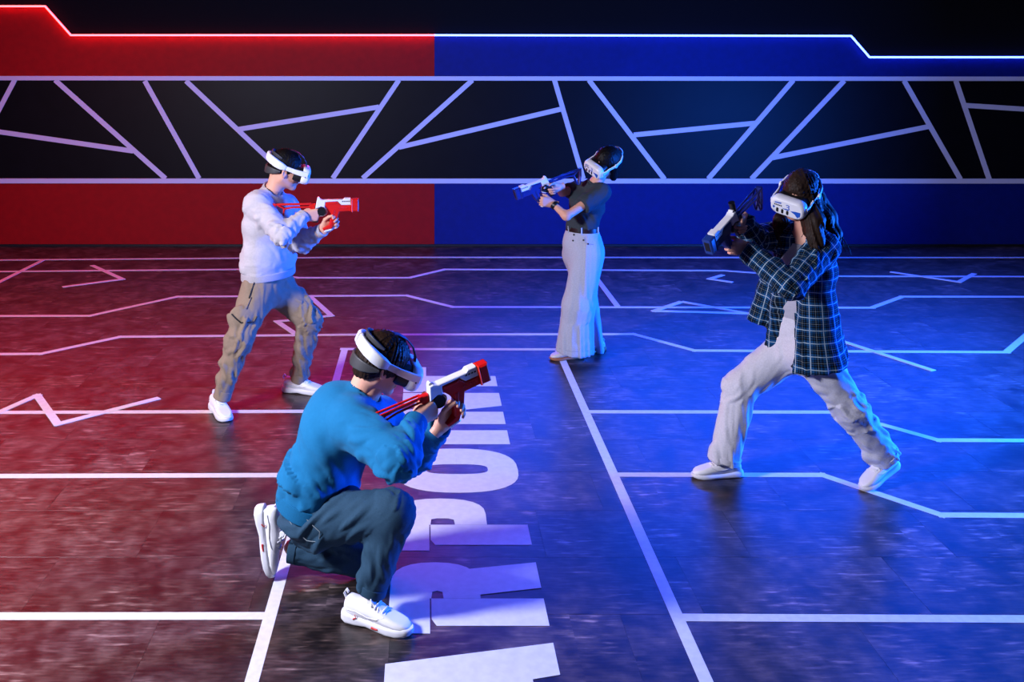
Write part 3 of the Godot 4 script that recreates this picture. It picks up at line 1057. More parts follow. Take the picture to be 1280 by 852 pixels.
# ------------------------------------------------------------------ headsets: x forward, y up, z to the wearer's right, origin in the middle of the head
func headset(label: String, at: Vector3, fr: Basis, k: float, cradle: bool) -> Node3D:
	var root := thing("vr_headset", label, "headset", Transform3D(fr.scaled(Vector3(k, k, k)), at))
	var w: Material = M.headset_white
	var dk: Material = M.headset_black
	var mb := MB.new()
	mb.loft([rounded_ring(0.100, 0.080, 0.043, 0.036), rounded_ring(0.106, 0.088, 0.050, 0.040), rounded_ring(0.122, 0.090, 0.051, 0.040), rounded_ring(0.138, 0.0885, 0.0495, 0.039), rounded_ring(0.147, 0.084, 0.046, 0.037), rounded_ring(0.1515, 0.077, 0.040, 0.034)])
	var visor := put("visor", mb.mesh(), w, root)
	# three dark camera slots and the printed marks on the front plate
	for j in 3:
		mb = MB.new()
		var cz := (1 - j) * 0.026 + 0.022
		mb.loft([slot_ring(0.1508, cz, -0.021, 0.0064, 0.0135), slot_ring(0.1526, cz, -0.021, 0.0060, 0.0130)])
		put("camera_slot", mb.mesh(), dk, visor, "dark camera slot")
	for e in [
		[[Vector2(0.028, 0.029), Vector2(0.062, 0.025), Vector2(0.066, 0.018), Vector2(0.032, 0.021)]],
		[[Vector2(-0.018, -0.004), Vector2(-0.044, 0.002), Vector2(-0.070, 0.004), Vector2(-0.069, -0.020), Vector2(-0.056, -0.032), Vector2(-0.042, -0.016)]],
		[[Vector2(0.026, -0.001), Vector2(0.000, -0.001), Vector2(-0.016, -0.006), Vector2(0.010, -0.007)]],
		[[Vector2(0.060, -0.003), Vector2(0.073, 0.000), Vector2(0.071, -0.016), Vector2(0.064, -0.014)]],
	]:
		mb = MB.new()
		for poly in e:
			plate_print(mb, poly)
		put("blue_print", mb.mesh(), M.print_blue, visor, "blue printed shape")
	mb = MB.new()
	for j in 5:
		var x := 0.066 - j * 0.0084
		plate_print(mb, [Vector2(x, 0.013), Vector2(x - 0.0066, 0.0128), Vector2(x - 0.0066, 0.0055), Vector2(x, 0.0057)])
	put("word_mark", mb.mesh(), dk, visor, "small dark printed word")
	var tm := TextMesh.new()
	tm.text = "3"
	tm.font_size = 32
	tm.pixel_size = 0.0013
	tm.depth = 0.0006
	var figure := put("figure_three", tm, M.print_blue, visor, "blue printed figure 3")
	figure.transform = Transform3D(Basis(Vector3(0, 0, -1), Vector3(0, 1, 0), Vector3(1, 0, 0)), Vector3(0.1523, 0.013, -0.004))
	# foam face pad
	mb = MB.new()
	mb.loft([rounded_ring(0.050, 0.074, 0.042, 0.036), rounded_ring(0.066, 0.079, 0.046, 0.036), rounded_ring(0.102, 0.080, 0.046, 0.036)])
	put("face_pad", mb.mesh(), dk, root, "black foam pad")
	for s in [-1.0, 1.0]:
		# hinge piece on the flank of the visor
		mb = MB.new()
		if cradle:
			mb.strap([Vector3(0.134, 0.018, s * 0.090), Vector3(0.085, 0.020, s * 0.093), Vector3(0.035, 0.022, s * 0.091)], Vector3.UP, PackedFloat32Array([0.034, 0.032, 0.028]), PackedFloat32Array([0.012, 0.013, 0.010]))
		else:
			mb.strap([Vector3(0.128, 0.006, s * 0.090), Vector3(0.09, 0.010, s * 0.093), Vector3(0.045, 0.020, s * 0.091)], Vector3.UP, PackedFloat32Array([0.034, 0.026, 0.022]), PackedFloat32Array([0.010, 0.011, 0.009]))
		put("hinge_arm", mb.mesh(), w, root)
		mb = MB.new()
		mb.tube([Vector3(0.122, 0.004, s * 0.0955), Vector3(0.122, 0.004, s * 0.0972)], 0.0035, -1, 10)
		put("screw_dot", mb.mesh(), dk, root)
		mb = MB.new()
		if cradle:
			mb.strap([Vector3(0.045, 0.022, s * 0.090), Vector3(0.0, 0.027, s * 0.091), Vector3(-0.035, 0.032, s * 0.089)], Vector3.UP, PackedFloat32Array([0.027]), PackedFloat32Array([0.008]))
			put("side_strap", mb.mesh(), w, root)
			mb = MB.new()
			mb.strap([Vector3(-0.012, 0.029, s * 0.093), Vector3(-0.040, 0.034, s * 0.094), Vector3(-0.075, 0.043, s * 0.086), Vector3(-0.105, 0.052, s * 0.066), Vector3(-0.124, 0.058, s * 0.035), Vector3(-0.130, 0.060, s * 0.004)], Vector3.UP, PackedFloat32Array([0.030, 0.046, 0.050, 0.050, 0.048, 0.046]), PackedFloat32Array([0.010, 0.022, 0.026, 0.026, 0.022, 0.02]))
			put("battery_pod", mb.mesh(), w, root, "thick white rear pod")
		else:
			mb.strap([Vector3(0.052, 0.018, s * 0.091), Vector3(0.02, 0.024, s * 0.096), Vector3(-0.02, 0.031, s * 0.097), Vector3(-0.06, 0.039, s * 0.090), Vector3(-0.098, 0.046, s * 0.064), Vector3(-0.115, 0.050, s * 0.03)], Vector3.UP, PackedFloat32Array([0.019, 0.02, 0.022, 0.024, 0.028, 0.034]), PackedFloat32Array([0.007, 0.007, 0.008, 0.009, 0.011, 0.012]))
			put("side_strap", mb.mesh(), w, root)
			mb = MB.new()
			mb.tube([Vector3(-0.002, 0.028, s * 0.096), Vector3(-0.002, 0.028, s * 0.105)], 0.0165, 0.0145, 18)
			put("pivot_disc", mb.mesh(), w, root)
	if cradle:
		var pts := []
		for i in 9:
			var t := i / 8.0
			var a := lerpf(0.1, PI * 0.98, t)
			pts.append(Vector3(0.01 + 0.118 * cos(a), 0.02 + 0.108 * sin(a), 0.0))
		mb = MB.new()
		mb.strap(pts, Vector3.BACK, PackedFloat32Array([0.030]), PackedFloat32Array([0.005]))
		put("top_strap", mb.mesh(), dk, root, "black fabric strap over the crown")
		mb = MB.new()
		var arc := []
		for i in 9:
			var a := lerpf(-1.35, 1.35, i / 8.0)
			arc.append(Vector3(-0.014 - 0.107 * cos(a), 0.004 - 0.026 * cos(a), 0.094 * sin(a)))
		mb.strap(arc, Vector3(-0.1, 1, 0), PackedFloat32Array([0.012, 0.030, 0.042, 0.048, 0.05, 0.048, 0.042, 0.030, 0.012]), PackedFloat32Array([0.012]))
		put("rear_cradle", mb.mesh(), M.headset_grey, root, "dark grey rear cradle")
		mb = MB.new()
		var arc2 := []
		for i in 9:
			var a := lerpf(-1.2, 1.2, i / 8.0)
			arc2.append(Vector3(-0.012 - 0.098 * cos(a), 0.075 + 0.012 * cos(a), 0.080 * sin(a)))
		mb.strap(arc2, Vector3(-0.35, 1, 0), PackedFloat32Array([0.008, 0.020, 0.028, 0.032, 0.032, 0.032, 0.028, 0.020, 0.008]), PackedFloat32Array([0.008]))
		put("inner_pad", mb.mesh(), M.headset_grey, root, "grey inner pad")
	else:
		mb = MB.new()
		var back := []
		for i in 7:
			var a := lerpf(-0.5, 0.5, i / 6.0)
			back.append(Vector3(-0.121 * cos(a) - 0.006, 0.052, 0.10 * sin(a)))
		mb.strap(back, Vector3(-0.3, 1, 0), PackedFloat32Array([0.026, 0.038, 0.044, 0.046, 0.044, 0.038, 0.026]), PackedFloat32Array([0.010, 0.014, 0.016, 0.016, 0.016, 0.014, 0.010]))
		put("rear_plate", mb.mesh(), w, root, "oval white rear plate")
	return root

func slot_ring(x: float, cz: float, cy: float, hw: float, hh: float) -> PackedVector3Array:
	return rounded_ring(x, hw, hh, hw * 0.98, 4, cz, cy)

func plate_print(mb: MB, poly: Array) -> void:
	# flat print on the front plate; the polygon's x runs to the wearer's right
	var q := PackedVector2Array()
	for p in poly:
		q.append(Vector2(p.x, p.y))
	var at := mb.v.size()
	mb.prism(q, 0.1512, 0.1522, 0.0)
	for i in range(at, mb.v.size()):
		mb.v[i] = Vector3(mb.v[i].z, mb.v[i].y, mb.v[i].x)
		mb.n[i] = Vector3(mb.n[i].z, mb.n[i].y, mb.n[i].x)
	for i in range(at, mb.v.size(), 3):
		var sw := mb.v[i + 1]
		mb.v[i + 1] = mb.v[i + 2]
		mb.v[i + 2] = sw

# ------------------------------------------------------------------ trainers: x towards the toe, y up, sole at y = 0, origin under the ankle
func shoe_ring(x: float, hw: float, y0: float, y1: float, r: float, cz := 0.0) -> PackedVector3Array:
	return rounded_ring(x, hw, (y1 - y0) * 0.5, minf(r, minf(hw, (y1 - y0) * 0.5) * 0.97), 4, cz, (y0 + y1) * 0.5)

func shoe(parent: Node, xf: Transform3D, chunky: bool, upper: Material, sole: Material, accent: Material, mark: Material = null) -> Node3D:
	var mb := MB.new()
	var b := 0.022
	var hs := 1.0 if chunky else 0.86
	mb.loft([
		shoe_ring(-0.082, 0.014, b, 0.045, 0.02), shoe_ring(-0.078, 0.026, b, 0.088 * hs, 0.022), shoe_ring(-0.066, 0.032, b, 0.100 * hs, 0.026), shoe_ring(-0.04, 0.036, b, 0.098 * hs, 0.03), shoe_ring(-0.005, 0.0375, b, 0.097 * hs, 0.034),
		shoe_ring(0.03, 0.039, b, 0.098 * hs, 0.038), shoe_ring(0.06, 0.041, b, 0.086 * hs, 0.038), shoe_ring(0.10, 0.0445, b, 0.068, 0.032), shoe_ring(0.14, 0.044, b, 0.056, 0.022), shoe_ring(0.17, 0.037, b, 0.049, 0.018), shoe_ring(0.188, 0.024, b, 0.041, 0.014), shoe_ring(0.195, 0.010, b, 0.034, 0.008)])
	var o := put("shoe", mb.mesh(), upper, parent)
	o.transform = xf
	mb = MB.new()
	var t := 0.034 if chunky else 0.027
	mb.loft([
		shoe_ring(-0.094, 0.012, 0.012, t + 0.008, 0.012), shoe_ring(-0.090, 0.028, 0.004, t + 0.012, 0.014), shoe_ring(-0.07, 0.0385, 0.0, t + 0.012, 0.014), shoe_ring(-0.03, 0.041, 0.002, t + 0.006, 0.012), shoe_ring(0.02, 0.039, 0.006 if chunky else 0.0, t, 0.012),
		shoe_ring(0.06, 0.043, 0.002, t, 0.012), shoe_ring(0.11, 0.0495, 0.0, t, 0.012), shoe_ring(0.15, 0.048, 0.0, t - 0.001, 0.012), shoe_ring(0.18, 0.040, 0.004, t, 0.012), shoe_ring(0.198, 0.025, 0.009, t, 0.010), shoe_ring(0.206, 0.008, 0.016, t - 0.002, 0.006)])
	put("sole", mb.mesh(), sole, o)
	# tongue, laces, heel loop
	mb = MB.new()
	mb.loft([shoe_ring(0.02, 0.022, 0.088 * hs, 0.122 * hs, 0.008), shoe_ring(0.032, 0.024, 0.086 * hs, 0.118 * hs, 0.008), shoe_ring(0.06, 0.024, 0.07 * hs, 0.093 * hs, 0.008), shoe_ring(0.095, 0.02, 0.055, 0.073, 0.006)])
	put("tongue", mb.mesh(), upper, o)
	for j in 5:
		var x := 0.042 + j * 0.0145
		var y := lerpf(0.105 * hs, 0.072, j / 4.0)
		mb = MB.new()
		var s := 1.0 if j % 2 else -1.0
		mb.tube([Vector3(x, y - 0.016, -0.031), Vector3(x + 0.003 * s, y - 0.004, -0.02), Vector3(x + 0.006 * s, y, 0), Vector3(x + 0.003 * s, y - 0.004, 0.02), Vector3(x, y - 0.016, 0.031)], 0.0034, -1, 6)
		put("lace", mb.mesh(), accent, o)
	for s in [-1.0, 1.0]:
		mb = MB.new()
		mb.tube([Vector3(0.036, 0.108 * hs, 0.004 * s), Vector3(0.034, 0.118 * hs, 0.020 * s), Vector3(0.044, 0.112 * hs, 0.032 * s), Vector3(0.05, 0.098 * hs, 0.022 * s)], 0.003, -1, 6)
		put("lace_bow", mb.mesh(), accent, o)
	mb = MB.new()
	mb.strap([Vector3(-0.076, 0.075 * hs, 0), Vector3(-0.090, 0.100 * hs, 0), Vector3(-0.080, 0.116 * hs, 0), Vector3(-0.070, 0.104 * hs, 0)], Vector3.BACK, PackedFloat32Array([0.014]), PackedFloat32Array([0.004]))
	put("heel_loop", mb.mesh(), accent, o)
	# seams and overlay panels
	for s in [-1.0, 1.0]:
		mb = MB.new()
		mb.tube([Vector3(0.10, 0.063, s * 0.036), Vector3(0.07, 0.052, s * 0.0435), Vector3(0.03, 0.05, s * 0.0405), Vector3(-0.02, 0.06, s * 0.0385), Vector3(-0.06, 0.058, s * 0.0345)], 0.0022, -1, 6)
		put("seam", mb.mesh(), sole, o)
		if mark != null:
			mb = MB.new()
			mb.tube([Vector3(-0.030, 0.030, s * 0.0408), Vector3(-0.018, 0.038, s * 0.0405), Vector3(-0.024, 0.048, s * 0.0388)], 0.003, 0.001, 6)
			put("accent_mark", mb.mesh(), mark, o, "small red mark")
			mb = MB.new()
			mb.tube([Vector3(0.05, 0.018, s * 0.0425), Vector3(0.064, 0.017, s * 0.0440), Vector3(0.078, 0.018, s * 0.0455)], 0.0045, 0.003, 8)
			put("accent_mark", mb.mesh(), mark, o, "small red mark")
	return o

# ------------------------------------------------------------------ light fittings outside the frame
func softbox(called: String, label: String, at: Vector3, to: Vector3, half: float, c: Color) -> void:
	var dark := mat(Color(0.06, 0.06, 0.06), 0.5)
	var dir := (to - at).normalized()
	var face := frame_of(dir, Vector3.UP)
	var root := thing(called, label, "studio lamp", Transform3D(Basis(), Vector3(at.x, 0, at.z)))
	var top := Vector3(0, at.y, 0) - dir * 0.03
	var mb := MB.new()
	mb.loft([rounded_ring(-0.36, 0.09, 0.09, 0.05), rounded_ring(-0.30, 0.12, 0.12, 0.05), rounded_ring(-0.02, half + 0.02, half + 0.02, 0.05)])
	var box := put("housing", mb.mesh(), dark, root, "black fabric housing")
	box.transform = Transform3D(face, top)
	mb = MB.new()
	mb.loft([rounded_ring(-0.022, half, half, 0.03), rounded_ring(0.0, half, half, 0.03)])
	var dif := put("lamp_diffuser", mb.mesh(), glow(c, 3.0), root, "glowing diffuser")
	dif.transform = Transform3D(face, top)
	mb = MB.new()
	mb.tube([Vector3(0, 0.62, 0) - dir * 0.25, Vector3(0, at.y - 0.3, 0) - dir * 0.25, top - dir * 0.3], 0.014, -1, 10)
	put("stand_pole", mb.mesh(), dark, root)
	for i in 3:
		var a := TAU * i / 3.0 + 0.4
		mb = MB.new()
		mb.tube([Vector3(0, 0.66, 0) - dir * 0.25, Vector3(0.42 * cos(a), 0.012, 0.42 * sin(a)) - Vector3(dir.x, 0, dir.z) * 0.25], 0.011, -1, 8)
		put("stand_leg", mb.mesh(), dark, root)

func fixtures() -> void:
	var dark := mat(Color(0.06, 0.06, 0.06), 0.5)
	softbox("softbox_lamp", "white studio softbox on a black stand beside the red half", KEY_AT, KEY_TO, 0.3, Color(1, 0.97, 1))
	softbox("blue_softbox_lamp", "blue studio softbox on a black stand beside the blue half", SIDE_AT, SIDE_TO, 0.35, Color(0.02, 0.1, 1.0))
	for e in FILL_TUBES:
		var at: Vector3 = e[0]
		var t := thing(e[1], e[2], "ceiling light", Transform3D(Basis(), Vector3(at.x, TOP - 0.01, at.z)))
		var l: float = e[3]
		var y := at.y - TOP + 0.01
		var mb := MB.new()
		mb.box(Vector3(-0.24, y + 0.04, -l / 2 - 0.05), Vector3(0.24, 0.0, l / 2 + 0.05), 0.01)
		put("housing", mb.mesh(), dark, t)
		mb = MB.new()
		mb.box(Vector3(-0.02, y + 0.008, -l / 2), Vector3(0.02, y + 0.04, l / 2), 0.006)
		put("light_tube", mb.mesh(), glow(e[4], 2.0), t, "glowing tube")
		var s: float = e[5]
		if s > 0.0:
			continue
		mb = MB.new()
		mb.box(Vector3(minf(s * 0.235, s * 0.245), y - 0.27, -l / 2 - 0.3), Vector3(maxf(s * 0.235, s * 0.245), y + 0.05, l / 2 + 0.3), 0.002)
		put("added_shade_flap", mb.mesh(), dark, t, "black flap added to keep blue light off the red half")  # unseen flap added to hold the blue tube's light off the red half

# ------------------------------------------------------------------ people
class SkinTint extends Tint:
	var k := 1.0
	func tint(p: Vector3) -> Color:
		var q := p / k
		var lip := Vector3((q.x - 0.098) / 0.014, (q.y + 0.068) / 0.0085, q.z / 0.024).length()
		if lip < 1.0:
			return Color(0.86, 0.60, 0.58)
		for s in [-1.0, 1.0]:
			var e := Vector3((q.x - 0.088) / 0.02, q.y / 0.007, (q.z - s * 0.031) / 0.014).length()
			if e < 1.0:
				return Color(0.12, 0.1, 0.1) if absf(q.z - s * 0.031) < 0.005 else Color(1.3, 1.5, 1.6)
			var b := Vector3((q.x - 0.09) / 0.03, (q.y - 0.021) / 0.005, (q.z - s * 0.033) / 0.022).length()
			if b < 1.0:
				return Color(0.16, 0.14, 0.13)
		return Color.WHITE

class HairPush extends Push:
	var noise: FastNoiseLite
	var c: Vector3
	var up: Vector3
	var side: Vector3
	var amp := 0.004
	var along := 40.0
	func move(p: Vector3, _n: Vector3) -> float:
		var q := p - c
		var y := q.dot(up)
		var x := q.dot(side)
		var z := q.dot(up.cross(side))
		var a := atan2(z, x)
		return amp * (absf(noise.get_noise_3d(cos(a) * 420.0 + y * 60.0, y * along, sin(a) * 420.0)) * 3.0 - 0.5)

func head(at: Vector3, fr: Basis, k: float, base: Vector3) -> Array:
	var f := Field.new(Vector3(-0.125, -0.14, -0.1) * k, Vector3(0.125, 0.135, 0.1) * k, 0.0042)
	f.ball(Vector3(-0.012, 0.026, 0) * k, Vector3(0.097, 0.09, 0.074) * k, 0.01)
	f.ball(Vector3(0.032, -0.03, 0) * k, Vector3(0.062, 0.078, 0.058) * k, 0.03)
	for s in [-1.0, 1.0]:
		f.cone(Vector3(-0.01, -0.052, s * 0.05) * k, Vector3(0.066, -0.096, s * 0.014) * k, 0.020 * k, 0.018 * k, 0.025)
		f.ball(Vector3(0.07, -0.022, s * 0.036) * k, Vector3(0.022, 0.018, 0.02) * k, 0.02)
		f.ball(Vector3(0.086, 0.0, s * 0.031) * k, Vector3(0.012, 0.012, 0.016) * k, 0.008, Basis(), true)
		f.ball(Vector3(0.079, 0.0, s * 0.031) * k, Vector3(0.012, 0.011, 0.013) * k, 0.002)
		f.cone(Vector3(0.086, 0.02, s * 0.012) * k, Vector3(0.08, 0.02, s * 0.045) * k, 0.009 * k, 0.007 * k, 0.012)
		# ear
		f.ball(Vector3(-0.008, -0.008, s * 0.077) * k, Vector3(0.019, 0.032, 0.0085) * k, 0.006, Basis(Vector3.FORWARD, -0.2) * Basis(Vector3.UP, s * 0.35))
		f.ball(Vector3(-0.003, -0.006, s * 0.087) * k, Vector3(0.0105, 0.02, 0.008) * k, 0.004, Basis(), true)
		f.ball(Vector3(0.092, -0.042, s * 0.010) * k, Vector3(0.012, 0.009, 0.009) * k, 0.008)
	f.ball(Vector3(0.078, -0.099, 0) * k, Vector3(0.017, 0.016, 0.022) * k, 0.018)
	f.cone(Vector3(0.086, 0.008, 0) * k, Vector3(0.106, -0.036, 0) * k, 0.009 * k, 0.0125 * k, 0.012)
	f.ball(Vector3(0.091, -0.062, 0) * k, Vector3(0.012, 0.006, 0.022) * k, 0.008)
	f.ball(Vector3(0.089, -0.074, 0) * k, Vector3(0.012, 0.007, 0.019) * k, 0.008)
	f.ball(Vector3(0.104, -0.0675, 0) * k, Vector3(0.010, 0.0015, 0.024) * k, 0.003, Basis(), true)
	f.cone(Vector3(-0.028, -0.03, 0) * k, Vector3(-0.03, -0.14, 0) * k, 0.056 * k, 0.054 * k, 0.03)
	var t := SkinTint.new()
	t.k = k
	return net(f, null, Transform3D(fr, at), base, t)

# a hand: x from the wrist to the knuckles, y out of its back; curls = bend of each finger's three joints
func hand(wrist: Vector3, dir: Vector3, palm: Vector3, right: bool, k: float, base: Vector3, curls: Array, thumb := 0.6) -> Array:
	var th := -1.0 if right else 1.0
	var f := Field.new(Vector3(-0.05, -0.085, -0.065) * k, Vector3(0.175, 0.03, 0.065) * k, 0.0036)
	f.cone(Vector3(-0.05, 0, 0) * k, Vector3(0.01, 0, 0) * k, 0.021 * k, 0.021 * k, 0.01, Vector3.BACK, 1.3)
	for e in [[0.031, 0.086, 0.0125], [0.011, 0.090, 0.0125], [-0.009, 0.086, 0.012], [-0.027, 0.078, 0.0115]]:
		f.cone(Vector3(0.0, -0.002, th * e[0] * 0.55) * k, Vector3(e[1], 0, th * e[0]) * k, 0.0155 * k, e[2] * k, 0.016)
	f.ball(Vector3(0.035, -0.014, th * 0.026) * k, Vector3(0.03, 0.014, 0.016) * k, 0.014)
	f.ball(Vector3(0.04, -0.014, th * -0.02) * k, Vector3(0.034, 0.012, 0.014) * k, 0.012)
	var lens := [0.074, 0.082, 0.075, 0.060]
	var zs := [0.031, 0.011, -0.009, -0.027]
	var xs := [0.088, 0.092, 0.088, 0.080]
	for i in 4:
		var p := Vector3(xs[i], 0, th * zs[i]) * k
		var a := 0.0
		var r0: float = (0.0095 if i < 3 else 0.0082) * k
		for j in 3:
			a += curls[i][j]
			var l: float = lens[i] * [0.46, 0.31, 0.23][j] * k
			var q := p + Vector3(cos(a), -sin(a), th * (0.06 - 0.035 * i) * (1.0 - a * 0.3)) * l
			f.cone(p, q, r0 * (1.0 - 0.1 * j), r0 * (0.94 - 0.1 * j), 0.004)
			p = q
	# thumb: leaves the side of the palm near its base
	var b0 := Vector3(0.022, -0.010, th * 0.026) * k
	var b1 := b0 + Vector3(0.030, -0.018 * thumb - 0.006, th * 0.024) * k
	var b2 := b1 + Vector3(0.030, -0.026 * thumb, th * (0.012 - 0.014 * thumb)) * k
	var b3 := b2 + Vector3(0.022, -0.016 * thumb, th * (0.002 - 0.012 * thumb)) * k
	f.cone(b0, b1, 0.0145 * k, 0.0115 * k, 0.012)
	f.cone(b1, b2, 0.0112 * k, 0.0098 * k, 0.004)
	f.cone(b2, b3, 0.0098 * k, 0.0078 * k, 0.004)
	var x := dir.normalized()
	var y := -(palm - x * palm.dot(x)).normalized()
	return net(f, null, Transform3D(Basis(x, y, x.cross(y)), wrist), base, Tint.new())

const GRIP := [[0.35, 0.35, 0.2], [1.15, 1.0, 0.6], [1.2, 1.05, 0.65], [1.25, 1.05, 0.7]]
const WRAP := [[0.75, 0.95, 0.5], [0.85, 1.0, 0.55], [0.9, 1.05, 0.6], [0.95, 1.05, 0.6]]

func bounds(pts: Array, r: float, cell: float) -> Field:
	var lo: Vector3 = pts[0]
	var hi: Vector3 = pts[0]
	for p in pts:
		lo = lo.min(p)
		hi = hi.max(p)
	return Field.new(lo - Vector3(r, r, r), hi + Vector3(r, r, r), cell)

# the body under the clothes, one surface with neck, arms and legs
func core(J: Dictionary, k: float, arm: float) -> Array:
	var f := bounds(J.values(), 0.16, 0.013)
	var side: Vector3 = J.sl - J.sr
	f.cone(J.pel, J.waist, 0.085 * k, 0.08 * k, 0.05, side, 1.3)
	f.cone(J.waist, J.chest, 0.08 * k, 0.09 * k, 0.05, side, 1.3)
	f.cone(J.sr, J.sl, 0.042 * k, 0.042 * k, 0.05)
	f.cone(J.chest, J.neck, 0.075 * k, 0.05 * k, 0.05)
	f.cone(J.neck, J.skull, 0.051 * k, 0.052 * k, 0.03)
	for s in ["r", "l"]:
		f.cone(J["s" + s], J["e" + s], 0.043 * arm, 0.035 * arm, 0.02)
		f.cone(J["e" + s], J["w" + s], 0.037 * arm, 0.024 * arm, 0.02)
		f.cone(J["h" + s], J["k" + s], 0.068 * k, 0.048 * k, 0.04)
		f.cone(J["k" + s], J["a" + s], 0.048 * k, 0.032 * k, 0.02)
	return net(f, null, Transform3D(), J.base, Tint.new())

func ring_on(f: Field, c: Vector3, axis: Vector3, reach: float, off: float, n := 40) -> Array:
	var ax := axis.normalized()
	var u := ax.cross(Vector3(0.31, 0.11, 0.94)).normalized()
	var w := ax.cross(u)
	var out := []
	for i in n:
		var a := TAU * i / n
		var d := u * cos(a) + w * sin(a)
		out.append(f.onto(c + d * reach, -d, off))
	return out

func ring_part(called: String, pts: Array, up: Vector3, high: float, thick: float, m: Material, parent: Node, base: Vector3, label := "") -> MeshInstance3D:
	var q := []
	for p in pts:
		q.append(p - base)
	var mb := MB.new()
	mb.strap(q, up, PackedFloat32Array([high]), PackedFloat32Array([thick]), true)
	return put(called, mb.mesh(), m, parent, label)

func line_part(called: String, f: Field, pts: Array, dir: Vector3, off: float, r: float, m: Material, parent: Node, base: Vector3, label := "") -> MeshInstance3D:
	# a cord laid on a garment: points are pressed onto its surface along dir
	var q := []
	for i in pts.size() - 1:
		for j in 4:
			q.append(f.onto(pts[i].lerp(pts[i + 1], j / 4.0) - dir * 0.12, dir, off) - base)
	q.append(f.onto(pts[-1] - dir * 0.12, dir, off) - base)
	var mb := MB.new()
	mb.tube(q, r, -1, 6)
	return put(called, mb.mesh(), m, parent, label)

func person(label: String, base: Vector3) -> Node3D:
	return thing("person", label, "person", Transform3D(Basis(), base))

# a sweatshirt: trunk widths along the shoulder line and from front to back, sleeve radii
func jumper(J: Dictionary, cell: float, wide: float, rp: float, rc: float, sleeve: Array, hem: Vector3, hem_dir: Vector3, sleeve_end := 1.0) -> Field:
	var f := bounds([J.pel, J.chest, J.neck, J.sr, J.sl, J.er, J.el, J.wr, J.wl], 0.22, cell)
	var side: Vector3 = (J.sl - J.sr).normalized()
	f.cone(J.pel, J.waist, rp, rp * 0.98, 0.04, side, wide)
	f.cone(J.waist, J.chest, rp * 0.98, rc, 0.05, side, wide)
	f.cone(J.chest, J.neck, rc, 0.062, 0.05, side, wide)
	f.cone(J.chest.lerp(J.sr, 0.8), J.chest.lerp(J.sl, 0.8), rc * 0.62, rc * 0.62, 0.05)
	f.cone(J.sr, J.sl, sleeve[0] * 0.95, sleeve[0] * 0.95, 0.05)
	for s in ["r", "l"]:
		var sh: Vector3 = J["s" + s]
		var el: Vector3 = J["e" + s]
		var wr: Vector3 = el.lerp(J["w" + s], sleeve_end)
		f.cone(sh, el, sleeve[0], sleeve[1], 0.03)
		f.cone(el, wr, sleeve[1], sleeve[2], 0.02, Vector3.ZERO, 1.0, true)
	f.cut(hem, hem_dir, 0.34, 0.01)
	return f

